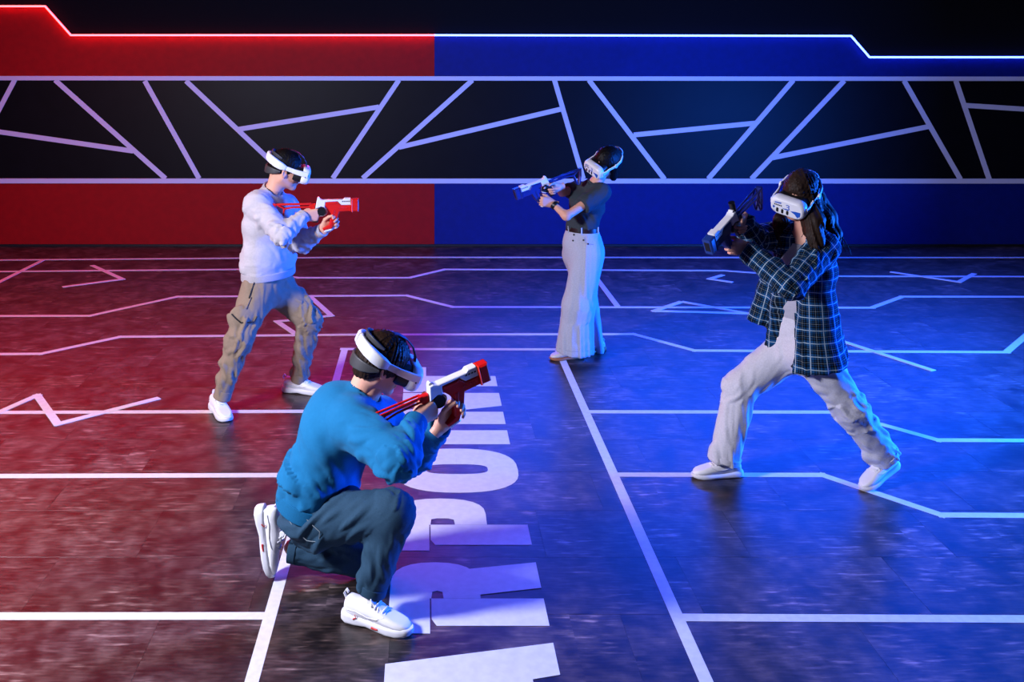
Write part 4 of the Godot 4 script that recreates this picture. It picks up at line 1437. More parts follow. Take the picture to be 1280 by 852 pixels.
func build_players() -> void:
	var weave := noise_tex(0.09, 31, 0.88, 1.0, 3, 256)
	var soft := noise_tex(0.06, 32, 0.94, 1.0, 3, 256)
	var strand := noise_tex(0.03, 33, 0.35, 1.0, 4, 256)
	M.gun_red = mat(Color(0.80, 0.075, 0.055), 0.38)
	M.gun_orange = mat(Color(0.92, 0.22, 0.10), 0.4)
	M.gun_navy = mat(Color(0.07, 0.13, 0.42), 0.4)
	M.gun_navy_light = mat(Color(0.10, 0.22, 0.50), 0.4)  # navy made lighter to paint in the light on the muzzle
	M.gun_red_light = M.gun_red
	M.gun_white = mat(Color(0.86, 0.86, 0.87), 0.35)
	M.gun_black = mat(Color(0.04, 0.04, 0.045), 0.4)
	M.headset_white = mat(Color(0.88, 0.88, 0.89), 0.36)
	M.headset_black = mat(Color(0.035, 0.035, 0.04), 0.55)
	M.headset_grey = mat(Color(0.2, 0.2, 0.21), 0.5)
	M.print_blue = mat(Color(0.09, 0.32, 0.72), 0.4)
	M.skin = mat(Color(0.84, 0.62, 0.52), 0.5)
	M.skin.vertex_color_use_as_albedo = true
	M.skin.metallic_specular = 0.4
	M.shoe_white = mat(Color(0.88, 0.88, 0.89), 0.5)
	M.shoe_sole = mat(Color(0.84, 0.84, 0.86), 0.55)
	M.shoe_pale = mat(Color(0.80, 0.80, 0.83), 0.5)
	M.gum = mat(Color(0.62, 0.40, 0.26), 0.5)
	M.mark_red = mat(Color(0.75, 0.12, 0.10), 0.5)
	M.hair_dark = cloth(Color(0.085, 0.065, 0.055), strand, 9.0, 0.55)
	M.hair_brown = cloth(Color(0.23, 0.155, 0.11), strand, 9.0, 0.45)
	M.hair_black = cloth(Color(0.055, 0.048, 0.05), strand, 9.0, 0.55)
	M.hair_long = cloth(Color(0.24, 0.165, 0.12), strand, 9.0, 0.6)
	for m in [M.hair_dark, M.hair_brown, M.hair_black, M.hair_long]:
		m.metallic_specular = 0.3
		m.uv1_scale = Vector3(26, 3, 26)
	M.grey_jersey = cloth(Color(0.74, 0.72, 0.74), soft, 4.0, 0.9, 0.0, 0.25)
	M.grey_rib = cloth(Color(0.70, 0.68, 0.70), weave, 6.0, 0.9)
	M.khaki = cloth(Color(0.56, 0.49, 0.42), soft, 4.0, 0.85, 0.0, 0.15)
	M.khaki_dark = mat(Color(0.06, 0.055, 0.05), 0.6)
	M.teal = cloth(Color(0.10, 0.42, 0.60), soft, 4.0, 0.92, 0.0, 0.3)
	M.teal_rib = cloth(Color(0.09, 0.39, 0.56), weave, 6.0, 0.92)
	M.denim = cloth(Color(0.17, 0.28, 0.36), weave, 5.0, 0.85)
	M.stitch = mat(Color(0.45, 0.50, 0.52), 0.8)
	M.charcoal = cloth(Color(0.22, 0.25, 0.27), soft, 4.0, 0.9)
	M.pale_denim = cloth(Color(0.70, 0.73, 0.80), weave, 4.0, 0.85)
	M.pale_seam = mat(Color(0.52, 0.58, 0.68), 0.8)
	M.belt = mat(Color(0.13, 0.055, 0.045), 0.4)
	M.white_denim = cloth(Color(0.82, 0.82, 0.85), weave, 4.0, 0.88)
	M.tank = cloth(Color(0.66, 0.66, 0.70), soft, 5.0, 0.9)
	grey_player()
	kneeling_player()
	tshirt_player()
	plaid_player()

# ---- A: grey sweatshirt, khaki cargo trousers
func grey_player() -> void:
	var fw := Vector3(0.985, 0.0, -0.10)
	var gun_at := Vector3(-0.6515, 1.2465, -5.95)
	var gun := Transform3D(frame_of(fw, Vector3.UP), gun_at)
	blaster("red toy blaster with white top held by player in grey sweatshirt", gun_at, fw, Vector3.UP, "gun_red")
	var hf := frame_of(Vector3(0.92, -0.27, -0.20), Vector3(0.27, 0.95, 0.08))
	var J := {
		"base": Vector3(-1.0436, 0.0018, -6.05), "pel": Vector3(-0.9947, 0.7638, -6.09), "waist": Vector3(-0.9981, 0.9181, -6.08), "chest": Vector3(-0.9914, 1.1479, -6.07), "neck": Vector3(-0.9763, 1.335, -6.07), "skull": Vector3(-0.906, 1.4299, -6.04),
		"sr": Vector3(-1.0462, 1.2778, -5.95), "sl": Vector3(-0.8976, 1.2199, -6.19), "er": Vector3(-0.8681, 1.1185, -5.82), "el": Vector3(-0.7828, 1.0156, -6.1), "wr": gun * Vector3(-0.105, -0.040, 0.016), "wl": gun * Vector3(0.012, -0.135, -0.030),
		"hr": Vector3(-1.0483, 0.7374, -5.99), "hl": Vector3(-0.927, 0.6808, -6.18), "kr": Vector3(-1.1368, 0.4703, -5.88), "kl": Vector3(-0.7507, 0.5033, -6.17), "ar": Vector3(-1.2488, 0.1104, -5.9), "al": Vector3(-0.8256, 0.0943, -6.27)}
	var base: Vector3 = J.base
	base.y = 0.0
	J.base = base
	var who := person("standing person in a pale grey sweatshirt, khaki cargo trousers and headset aiming a red blaster", base)
	var parts := [head(Vector3(-0.8794, 1.4839, -6.03), hf, 1.0, base), core(J, 1.0, 1.0), hand(J.wr, gun.basis * Vector3(0.97, 0.05, -0.1), gun.basis * Vector3(0, 0.0, -1), true, 1.0, base, GRIP), hand(J.wl, gun.basis * Vector3(0.82, 0.57, 0), gun.basis * Vector3(0.1, 0, 1), false, 1.0, base, WRAP)]
	put("body", mesh_of(parts), M.skin, who)
	# hair
	var h := Field.new(Vector3(-0.14, -0.12, -0.11), Vector3(0.11, 0.15, 0.11), 0.005)
	h.ball(Vector3(-0.014, 0.032, 0), Vector3(0.104, 0.096, 0.081), 0.01)
	h.cut(Vector3(0.066, 0.035, 0), Vector3(0.9, -0.43, 0).normalized(), 1.0, 0.01)
	h.cut(Vector3(0.0, -0.024, 0), Vector3(0.5, -0.86, 0).normalized(), 1.0, 0.008)
	var hp := HairPush.new()
	hp.noise = noise
	hp.c = Vector3(0, 0, 0)
	hp.up = Vector3.UP
	hp.side = Vector3.RIGHT
	hp.amp = 0.0018
	put("hair", mesh_of([net(h, hp, Transform3D(hf, Vector3(-0.8794, 1.4839, -6.03)), base)]), M.hair_dark, who, "short dark hair")
	headset("white headset with black crown strap worn above the grey sweatshirt", Vector3(-0.8794, 1.4839, -6.03), hf, 1.0, true)
	# sweatshirt
	var f := jumper(J, 0.0095, 1.42, 0.134, 0.126, [0.078, 0.066, 0.042], Vector3(-0.9981, 0.8067, -6.08), Vector3(0.05, -1, 0), 0.93)
	f.cone(J.neck, J.skull, 0.066, 0.07, 0.004, Vector3.ZERO, 1.0, false, true)
	var fo := Folds.new([[J.waist, J.chest, 0.010, 0.004, 7.0, 0.8, 0.5], [J.pel, J.waist, 0.008, 0.012, 9.0, 0.5, 0.5], [J.sr, J.er, 0.006, 0.014, 12.0, 0.6], [J.er, J.wr, 0.010, 0.008, 14.0, 0.4], [J.sl, J.el, 0.006, 0.012, 12.0, 0.6], [J.el, J.wl, 0.012, 0.008, 18.0, 0.3]], noise, noise2)
	var top := put("sweatshirt", mesh_of([net(f, fo, Transform3D(), base)]), M.grey_jersey, who, "pale grey sweatshirt")
	ring_part("waistband", ring_on(f, Vector3(-0.9981, 0.8219, -6.08), Vector3(0.05, -1, 0), 0.3, 0.002), Vector3.UP, 0.045, 0.016, M.grey_rib, top, base)
	ring_part("collar", neck_ring(J.neck + (J.skull - J.neck) * 0.12, (J.skull - J.neck).normalized(), 0.066, 0.072), (J.skull - J.neck).normalized(), 0.026, 0.009, M.grey_rib, top, base)
	for s in ["r", "l"]:
		var d: Vector3 = (J["w" + s] - J["e" + s]).normalized()
		ring_part("cuff", neck_ring(J["e" + s].lerp(J["w" + s], 0.93), d, 0.037, 0.037), d, 0.05, 0.012, M.grey_rib, top, base)
	# cargo trousers
	var t := bounds([J.pel, J.hr, J.hl, J.kr, J.kl, J.ar, J.al], 0.2, 0.0095)
	var side: Vector3 = (J.sl - J.sr).normalized()
	t.cone(J.pel + Vector3(0, 0.07, 0), J.pel + Vector3(0, -0.05, 0), 0.118, 0.118, 0.04, side, 1.25)
	for s in ["r", "l"]:
		t.cone(J["h" + s], J["k" + s], 0.108, 0.080, 0.05)
		t.cone(J["k" + s], J["a" + s], 0.078, 0.050, 0.03, Vector3.ZERO, 1.0, true)
	t.ball(J.hr.lerp(J.kr, 0.55) + Vector3(-0.035, 0.0, 0.075), Vector3(0.075, 0.085, 0.035), 0.015)
	t.ball(J.hl.lerp(J.kl, 0.6) + Vector3(0.05, -0.01, 0.03), Vector3(0.06, 0.07, 0.05), 0.02)
	t.cut(J.pel + Vector3(0, 0.075, 0), Vector3.UP, 0.3)
	var to := Folds.new([[J.hr, J.kr, 0.008, 0.013, 7.0, 1.1], [J.kr, J.ar, 0.015, 0.017, 9.0, 1.0], [J.hl, J.kl, 0.013, 0.013, 8.0, 1.1], [J.kl, J.al, 0.016, 0.017, 9.0, 1.0]], noise, noise2)
	var tr := put("trousers", mesh_of([net(t, to, Transform3D(), base)]), M.khaki, who, "khaki cargo trousers")
	for s in ["r", "l"]:
		var d: Vector3 = (J["a" + s] - J["k" + s]).normalized()
		ring_part("ankle_cuff", neck_ring(J["a" + s] - d * 0.012, d, 0.049, 0.049), d, 0.06, 0.012, M.khaki, tr, base)
	line_part("zip", t, [Vector3(-1.0473, 0.8233, -5.9), Vector3(-1.0768, 0.7152, -5.9)], Vector3(0.1, 0, -1).normalized(), 0.004, 0.004, M.khaki_dark, tr, base, "dark pocket zip")
	line_part("flap_seam", t, [Vector3(-1.1749, 0.6303, -5.85), Vector3(-1.1164, 0.5815, -5.85), Vector3(-1.0432, 0.5766, -5.85), Vector3(-1.0286, 0.6059, -5.85)], Vector3(0.1, 0, -1).normalized(), 0.007, 0.004, M.khaki_dark, tr, base, "dark edge of the pocket flap")
	line_part("side_seam", t, [Vector3(-1.0676, 0.7229, -5.85), Vector3(-1.092, 0.6595, -5.85)], Vector3(0.1, 0, -1).normalized(), 0.006, 0.003, M.khaki, tr, base)
	# shoes
	shoe(who, Transform3D(Basis(Vector3.UP, -1.05), Vector3(-1.2827, 0.0244, -5.92) * Vector3(1, 0, 1) - base), true, M.shoe_white, M.shoe_sole, M.shoe_white)
	shoe(who, Transform3D(Basis(Vector3.UP, -0.22), Vector3(-0.8464, 0.0003, -6.27) * Vector3(1, 0, 1) - base), true, M.shoe_white, M.shoe_sole, M.shoe_white)

func neck_ring(c: Vector3, axis: Vector3, r0: float, r1: float, n := 28) -> Array:
	var u := axis.cross(Vector3(0.2, 0.1, 0.97)).normalized()
	var w := axis.cross(u)
	var out := []
	for i in n:
		var a := TAU * i / n
		out.append(c + u * cos(a) * r0 + w * sin(a) * r1)
	return out

# ---- B: kneeling, teal sweatshirt, dark jeans
func kneeling_player() -> void:
	var fw := Vector3(0.90, 0.27, -0.34).normalized()
	var up := Vector3(-0.25, 0.95, 0.18)
	var gun_at := Vector3(0.0412, 0.8447, -3.8)
	var gun := Transform3D(frame_of(fw, up), gun_at)
	blaster("red toy blaster with white top held by kneeling player in teal", gun_at, fw, up, "gun_red")
	var hc := Vector3(-0.1769, 0.9424, -3.93)
	var hf := frame_of(Vector3(0.86, -0.40, -0.31), Vector3(0.40, 0.91, 0.05))
	var J := {
		"base": Vector3(-0.3272, -0.017, -3.85), "pel": Vector3(-0.4499, 0.3308, -3.97), "waist": Vector3(-0.429, 0.4609, -3.96), "chest": Vector3(-0.3513, 0.6536, -3.94), "neck": Vector3(-0.2489, 0.8081, -3.93), "skull": Vector3(-0.2031, 0.8769, -3.93),
		"sr": Vector3(-0.2874, 0.7503, -3.79), "sl": Vector3(-0.1918, 0.6416, -4.11), "er": Vector3(-0.1009, 0.7018, -3.56), "el": Vector3(-0.0406, 0.5185, -4.06), "wr": gun * Vector3(-0.105, -0.045, 0.018), "wl": gun * Vector3(0.005, -0.135, -0.030),
		"hr": Vector3(-0.4182, 0.3376, -3.86), "hl": Vector3(-0.4148, 0.2518, -4.08), "kr": Vector3(-0.1243, 0.4251, -3.73), "kl": Vector3(-0.2082, 0.0607, -4.03), "ar": Vector3(-0.2119, 0.1181, -3.74), "al": Vector3(-0.5698, 0.1141, -4.07)}
	var base: Vector3 = J.base
	base.y = 0.0
	J.base = base
	var who := person("person in a teal sweatshirt and dark jeans kneeling on one knee aiming a red blaster", base)
	var parts := [head(hc, hf, 1.0, base), core(J, 1.0, 1.0), hand(J.wr, gun.basis * Vector3(0.97, 0.1, -0.1), gun.basis * Vector3(0, 0.0, -1), true, 1.0, base, GRIP), hand(J.wl, gun.basis * Vector3(0.82, 0.57, 0), gun.basis * Vector3(0.1, 0, 1), false, 1.0, base, WRAP)]
	put("body", mesh_of(parts), M.skin, who)
	var h := Field.new(Vector3(-0.15, -0.13, -0.12), Vector3(0.13, 0.16, 0.12), 0.005)
	h.ball(Vector3(-0.012, 0.030, 0), Vector3(0.112, 0.102, 0.089), 0.01)
	h.cone(Vector3(-0.06, -0.02, 0), Vector3(-0.058, -0.065, 0), 0.05, 0.042, 0.03, Vector3.BACK, 1.45)
	h.cut(Vector3(0.074, 0.035, 0), Vector3(0.93, -0.36, 0).normalized(), 1.0, 0.01)
	h.cut(Vector3(0.0, -0.036, 0), Vector3(0.42, -0.9, 0).normalized(), 1.0, 0.008)
	var hp := HairPush.new()
	hp.noise = noise
	hp.c = Vector3.ZERO
	hp.up = Vector3.UP
	hp.side = Vector3.RIGHT
	hp.amp = 0.0026
	put("hair", mesh_of([net(h, hp, Transform3D(hf, hc), base)]), M.hair_brown, who, "short brown hair")
	headset("white headset with grey rear cradle worn by the kneeling player", hc, hf, 1.04, true)
	var f := jumper(J, 0.0085, 1.30, 0.146, 0.14, [0.090, 0.078, 0.046], Vector3(-0.4554, 0.3553, -3.96), Vector3(-0.30, -0.95, 0).normalized(), 0.86)
	f.ball(J.chest.lerp(J.neck, 0.35) + Vector3(-0.05, 0.02, 0), Vector3(0.12, 0.13, 0.15), 0.06)
	f.cone(J.neck, J.skull, 0.066, 0.07, 0.004, Vector3.ZERO, 1.0, false, true)
	var fo := Folds.new([[J.waist, J.chest, 0.018, 0.004, 8.0, 0.9, 0.5], [J.pel, J.waist, 0.014, 0.020, 11.0, 0.7, 0.5], [J.sr, J.er, 0.004, 0.012, 9.0, 0.8], [J.er, J.wr, 0.014, 0.010, 12.0, 0.5], [J.sl, J.el, 0.006, 0.012, 12.0, 0.6], [J.el, J.wl, 0.012, 0.008, 18.0, 0.3]], noise, noise2)
	var top := put("sweatshirt", mesh_of([net(f, fo, Transform3D(), base)]), M.teal, who, "teal blue sweatshirt")
	ring_part("waistband", ring_on(f, Vector3(-0.4554, 0.3685, -3.96), Vector3(-0.30, -0.95, 0).normalized(), 0.32, 0.003), Vector3(0.3, 0.95, 0).normalized(), 0.06, 0.016, M.teal_rib, top, base)
	ring_part("collar", neck_ring(J.neck + (J.skull - J.neck) * 0.1, (J.skull - J.neck).normalized(), 0.068, 0.074), (J.skull - J.neck).normalized(), 0.028, 0.010, M.teal_rib, top, base)
	for s in ["r", "l"]:
		var d: Vector3 = (J["w" + s] - J["e" + s]).normalized()
		ring_part("cuff", neck_ring(J["e" + s].lerp(J["w" + s], 0.84), d, 0.042, 0.042), d, 0.065, 0.014, M.teal_rib, top, base)
	# jeans
	var t := bounds([J.pel, J.hr, J.hl, J.kr, J.kl, J.ar, J.al], 0.2, 0.0085)
	var side: Vector3 = (J.sl - J.sr).normalized()
	t.cone(J.pel + Vector3(0.03, 0.06, 0), J.pel + Vector3(-0.01, -0.02, 0), 0.125, 0.128, 0.04, side, 1.25)
	t.cut(J.pel + Vector3(0.02, 0.06, 0), Vector3(0.2, 0.97, 0).normalized(), 0.25)
	t.cone(J.hr, J.kr, 0.108, 0.080, 0.05)
	t.cone(J.kr, J.ar, 0.080, 0.058, 0.03, Vector3.ZERO, 1.0, true)
	t.cone(J.hl, J.kl, 0.105, 0.070, 0.04)
	t.cone(J.kl, J.al, 0.066, 0.055, 0.02, Vector3.ZERO, 1.0, true)
	t.cut(Vector3(J.kl.x, 0.003, J.kl.z), Vector3.DOWN, 0.3)
	var to := Folds.new([[J.hr, J.kr, 0.016, 0.004, 10.0, 1.1], [J.kr, J.ar, 0.006, 0.013, 9.0, 0.9], [J.hl, J.kl, 0.008, 0.008, 10.0, 0.9], [J.kl, J.al, 0.004, 0.012, 9.0, 0.8]], noise, noise2)
	var tr := put("jeans", mesh_of([net(t, to, Transform3D(), base)]), M.denim, who, "dark blue jeans")
	var inward := Vector3(0.12, -0.15, -1).normalized()
	line_part("pocket_stitch", t, [Vector3(-0.551, 0.3538, -3.8), Vector3(-0.513, 0.4077, -3.8), Vector3(-0.4053, 0.3348, -3.8), Vector3(-0.4117, 0.2905, -3.8), Vector3(-0.4623, 0.2905, -3.8), Vector3(-0.551, 0.3538, -3.8)], inward, 0.003, 0.0016, M.stitch, tr, base)
	for s in ["r", "l"]:
		var d: Vector3 = (J["a" + s] - J["k" + s]).normalized()
		ring_part("turn_up", neck_ring(J["a" + s] - d * 0.012, d, 0.056, 0.056), d, 0.035, 0.010, M.denim, tr, base)
	shoe(who, Transform3D(Basis(Vector3.UP, -0.42), Vector3(-0.2356, -0.001, -3.72) * Vector3(1, 0, 1) - base), true, M.shoe_white, M.shoe_sole, M.shoe_white, M.mark_red)
	# the other foot stands on its toes, sole turned back
	var toe := Vector3(0.20, -0.975, 0.06).normalized()
	var rise := Vector3(0.97, 0.2, 0.08)
	var bs := Basis(toe, (rise - toe * rise.dot(toe)).normalized(), toe.cross((rise - toe * rise.dot(toe)).normalized()))
	shoe(who, Transform3D(bs, Vector3(-0.705, 0.205, -4.05) - base), true, M.shoe_white, M.shoe_sole, M.shoe_white, M.mark_red)

# ---- C: charcoal t-shirt, pale wide jeans
func tshirt_player() -> void:
	var fw := Vector3(-0.92, -0.30, 0.22).normalized()
	var gun_at := Vector3(0.8538, 1.2666, -6.83)
	var gun := Transform3D(frame_of(fw, Vector3(-0.25, 0.96, 0.1)), gun_at)
	blaster("navy toy blaster with white top held by player in charcoal tee", gun_at, fw, Vector3(-0.25, 0.96, 0.1), "gun_navy")
	var hc := Vector3(1.3051, 1.4262, -6.93)
	var hf := frame_of(Vector3(-0.82, -0.35, 0.44), Vector3(-0.02, 0.84, 0.52))
	var J := {
		"base": Vector3(1.1004, -0.0008, -6.95), "pel": Vector3(1.1384, 0.8118, -6.97), "waist": Vector3(1.1384, 0.9686, -6.97), "chest": Vector3(1.1774, 1.127, -6.96), "neck": Vector3(1.222, 1.2618, -6.95), "skull": Vector3(1.2608, 1.3267, -6.94),
		"sr": Vector3(1.1194, 1.2161, -7.07), "sl": Vector3(1.2634, 1.2225, -6.86), "er": Vector3(0.9947, 1.2054, -6.98), "el": Vector3(0.9885, 1.0711, -6.74), "wr": gun * Vector3(-0.098, -0.042, 0.014), "wl": gun * Vector3(-0.005, -0.125, -0.030),
		"hr": Vector3(1.1119, 0.7351, -7.06), "hl": Vector3(1.1656, 0.7703, -6.89), "kr": Vector3(1.2223, 0.3429, -7.12), "kl": Vector3(1.0951, 0.4055, -6.88), "ar": Vector3(1.2864, -0.0019, -7.18), "al": Vector3(1.0726, 0.0721, -6.92)}
	var base: Vector3 = J.base
	base.y = 0.0
	J.base = base
	var who := person("standing person in a charcoal t-shirt, belt and pale wide-leg jeans aiming a navy blaster", base)
	var k := 0.93
	var parts := [head(hc, hf, k, base), core(J, 0.86, 0.86), hand(J.wr, gun.basis * Vector3(0.97, 0.1, -0.1), gun.basis * Vector3(0, 0.0, -1), true, 0.88, base, GRIP), hand(J.wl, gun.basis * Vector3(0.86, 0.48, 0), gun.basis * Vector3(0.1, 0, 1), false, 0.88, base, WRAP)]
	put("body", mesh_of(parts), M.skin, who)
	var h := Field.new(Vector3(-0.16, -0.18, -0.12), Vector3(0.13, 0.15, 0.12), 0.0055)
	h.ball(Vector3(-0.016, 0.030, 0) * k, Vector3(0.112, 0.102, 0.088) * k, 0.01)
	h.cone(Vector3(-0.055, 0, 0), Vector3(-0.05, -0.115, 0), 0.062, 0.05, 0.03, Vector3.BACK, 1.35)
	for s in [-1.0, 1.0]:
		h.cone(Vector3(-0.02, 0.0, s * 0.062), Vector3(-0.012, -0.105, s * 0.066), 0.03, 0.022, 0.02)
	h.cut(Vector3(0.072, 0.035, 0), Vector3(0.93, -0.36, 0).normalized(), 1.0, 0.01)
	h.cone(Vector3(0.11, -0.03, 0), Vector3(0.06, -0.16, 0), 0.07, 0.075, 0.01, Vector3.ZERO, 1.0, false, true)
	h.cut(Vector3(0, -0.135, 0), Vector3.DOWN, 1.0, 0.01)
	var hp := HairPush.new()
	hp.noise = noise
	hp.c = Vector3.ZERO
	hp.up = Vector3.UP
	hp.side = Vector3.RIGHT
	hp.amp = 0.0026
	put("hair", mesh_of([net(h, hp, Transform3D(hf, hc), base)]), M.hair_black, who, "black chin-length hair")
	headset("white headset with blue print worn by player in charcoal tee", hc, hf, 0.96, false)
	# t-shirt
	var f := bounds([J.pel, J.chest, J.neck, J.sr, J.sl, J.er, J.el], 0.16, 0.009)
	var side: Vector3 = (J.sl - J.sr).normalized()
	f.cone(J.waist + Vector3(0, -0.05, 0), J.waist, 0.096, 0.094, 0.04, side, 1.2)
	f.cone(J.waist, J.chest, 0.094, 0.104, 0.05, side, 1.22)
	f.cone(J.chest, J.neck, 0.100, 0.056, 0.05, side, 1.2)
	f.ball(J.chest + Vector3(-0.06, 0.01, 0.045), Vector3(0.075, 0.07, 0.09), 0.05)
	f.cone(J.sr, J.sl, 0.055, 0.055, 0.05)
	f.cone(J.sr, J.sr.lerp(J.er, 0.62), 0.058, 0.056, 0.03, Vector3.ZERO, 1.0, true)
	f.cone(J.sl, J.sl.lerp(J.el, 0.56), 0.060, 0.066, 0.03, Vector3.ZERO, 1.0, true)
	f.cone(J.neck, J.skull, 0.056, 0.062, 0.004, Vector3.ZERO, 1.0, false, true)
	f.cut(J.waist + Vector3(0, -0.03, 0), Vector3.DOWN, 0.3)
	var fo := Folds.new([[J.waist, J.chest, 0.012, 0.004, 9.0, 0.9, 0.6], [J.sl, J.el, 0.004, 0.006, 10.0, 0.6], [J.sr, J.er, 0.004, 0.006, 10.0, 0.6]], noise, noise2)
	var top := put("t_shirt", mesh_of([net(f, fo, Transform3D(), base)]), M.charcoal, who, "charcoal t-shirt")
	ring_part("collar", neck_ring(J.neck + (J.skull - J.neck) * 0.08, (J.skull - J.neck).normalized(), 0.060, 0.064), (J.skull - J.neck).normalized(), 0.014, 0.006, M.charcoal, top, base)
	# jeans: near leg and far leg
	var t := bounds([J.pel, J.hr, J.hl, J.kr, J.kl, J.ar, J.al], 0.22, 0.0095)
	t.cone(J.waist + Vector3(0, -0.02, 0), J.pel + Vector3(0, 0.02, 0), 0.100, 0.118, 0.03, side, 1.22)
	t.cone(J.pel + Vector3(0, 0.02, 0), J.pel + Vector3(0, -0.08, 0), 0.118, 0.118, 0.05, side, 1.22)
	t.cone(J.hl, J.kl, 0.112, 0.112, 0.05)
	t.cone(J.kl, J.al, 0.112, 0.136, 0.04, Vector3.ZERO, 1.0, true)
	t.cone(J.hr, J.kr, 0.108, 0.062, 0.03)
	t.cone(J.kr, J.ar, 0.052, 0.040, 0.006, Vector3(0.1, 0, 1), 2.6, true)
	t.cut(J.waist + Vector3(0, -0.012, 0), Vector3.UP, 0.3)
	var to := Folds.new([[J.hl, J.kl, 0.003, 0.005, 3.0, 1.4], [J.kl, J.al, 0.006, 0.010, 2.0, 2.2], [J.hr, J.kr, 0.003, 0.005, 3.0, 1.4], [J.kr, J.ar, 0.005, 0.008, 2.0, 2.2]], noise, noise2)
	var tr := put("jeans", mesh_of([net(t, to, Transform3D(), base)]), M.pale_denim, who, "pale blue wide-leg jeans")
	ring_part("belt", ring_on(t, J.waist + Vector3(0, -0.026, 0), Vector3.UP, 0.28, 0.004), Vector3.UP, 0.032, 0.005, M.belt, tr, base, "dark brown belt")
	var rr := ring_on(t, J.waist + Vector3(0, -0.026, 0), Vector3.UP, 0.28, 0.008, 12)
	for i in 12:
		if i % 2 == 0:
			var mb := MB.new()
			var c: Vector3 = rr[i] - base
			mb.box(c + Vector3(-0.005, -0.026, -0.004), c + Vector3(0.005, 0.026, 0.004), 0.002)
			put("belt_loop", mb.mesh(), M.pale_denim, tr)
	ring_part("hem_stitch", ring_on(t, J.al + Vector3(0, 0.035, 0), Vector3.UP, 0.19, 0.001), Vector3.UP, 0.003, 0.002, M.pale_seam, tr, base)
	var inward := Vector3(0.25, 0, -1).normalized()
	line_part("pocket_seam", t, [Vector3(1.122, 0.9023, -6.8), Vector3(1.1333, 0.8683, -6.8), Vector3(1.19, 0.857, -6.8)], inward, 0.002, 0.0022, M.pale_seam, tr, base)
	for e in [Vector3(1.0427, 0.9137, -6.8), Vector3(1.1163, 0.8853, -6.8), Vector3(1.1503, 0.8627, -6.8), Vector3(1.037, 0.874, -6.8)]:
		var mb := MB.new()
		var c: Vector3 = t.onto(e - inward * 0.2, inward, 0.002) - base
		mb.tube([c, c - inward * 0.006], 0.007, 0.005, 10)
		put("stud", mb.mesh(), M.khaki_dark, tr, "small dark stud")
	# wristband on the near arm, ring on a finger
	var d: Vector3 = (J.wl - J.el).normalized()
	ring_part("wristband", neck_ring(J.wl - d * 0.022, d, 0.027, 0.027), d, 0.026, 0.007, M.gun_black, who, base, "black wristband")
	shoe(who, Transform3D(Basis(Vector3.UP, PI + 0.25).scaled(Vector3(0.88, 0.9, 0.9)), Vector3(1.0687, 0.0045, -6.97) * Vector3(1, 0, 1) - base), false, M.shoe_pale, M.gum, M.shoe_pale)
	shoe(who, Transform3D(Basis(Vector3.UP, PI + 0.5).scaled(Vector3(0.88, 0.9, 0.9)), Vector3(1.2656, -0.0103, -7.13) * Vector3(1, 0, 1) - base), false, M.shoe_pale, M.gum, M.shoe_pale)

# ---- D: plaid shirt over a grey top, white jeans, long hair
func plaid_tex() -> ImageTexture:
	var k := 256
	var im := Image.create(k, k, false, Image.FORMAT_RGB8)
	var stripe := []
	for i in k:
		var x := i / float(k)
		var b := 0.0          # blue wash
		var l := 0.0          # light line
		if x < 0.42:
			b = 1.0
		elif x > 0.55 and x < 0.62:
			b = 0.8
		elif x > 0.86 and x < 0.93:
			b = 0.8
		if absf(x - 0.21) < 0.03:
			l = 1.0
		if absf(x - 0.74) < 0.016:
			l = 0.6
		stripe.append([b, l])
	for y in k:
		for x in k:
			var b: float = (stripe[x][0] + stripe[y][0]) * 0.5
			var l: float = minf(1.0, stripe[x][1] + stripe[y][1])
			var tw := 0.93 + 0.07 * float((x + y) % 4 < 2)
			var c := Color(0.035, 0.04, 0.06).lerp(Color(0.10, 0.34, 0.55), b * 0.85)
			c = c.lerp(Color(0.72, 0.78, 0.80), l * 0.85) * tw
			im.set_pixel(x, y, c)
	return ImageTexture.create_from_image(im)

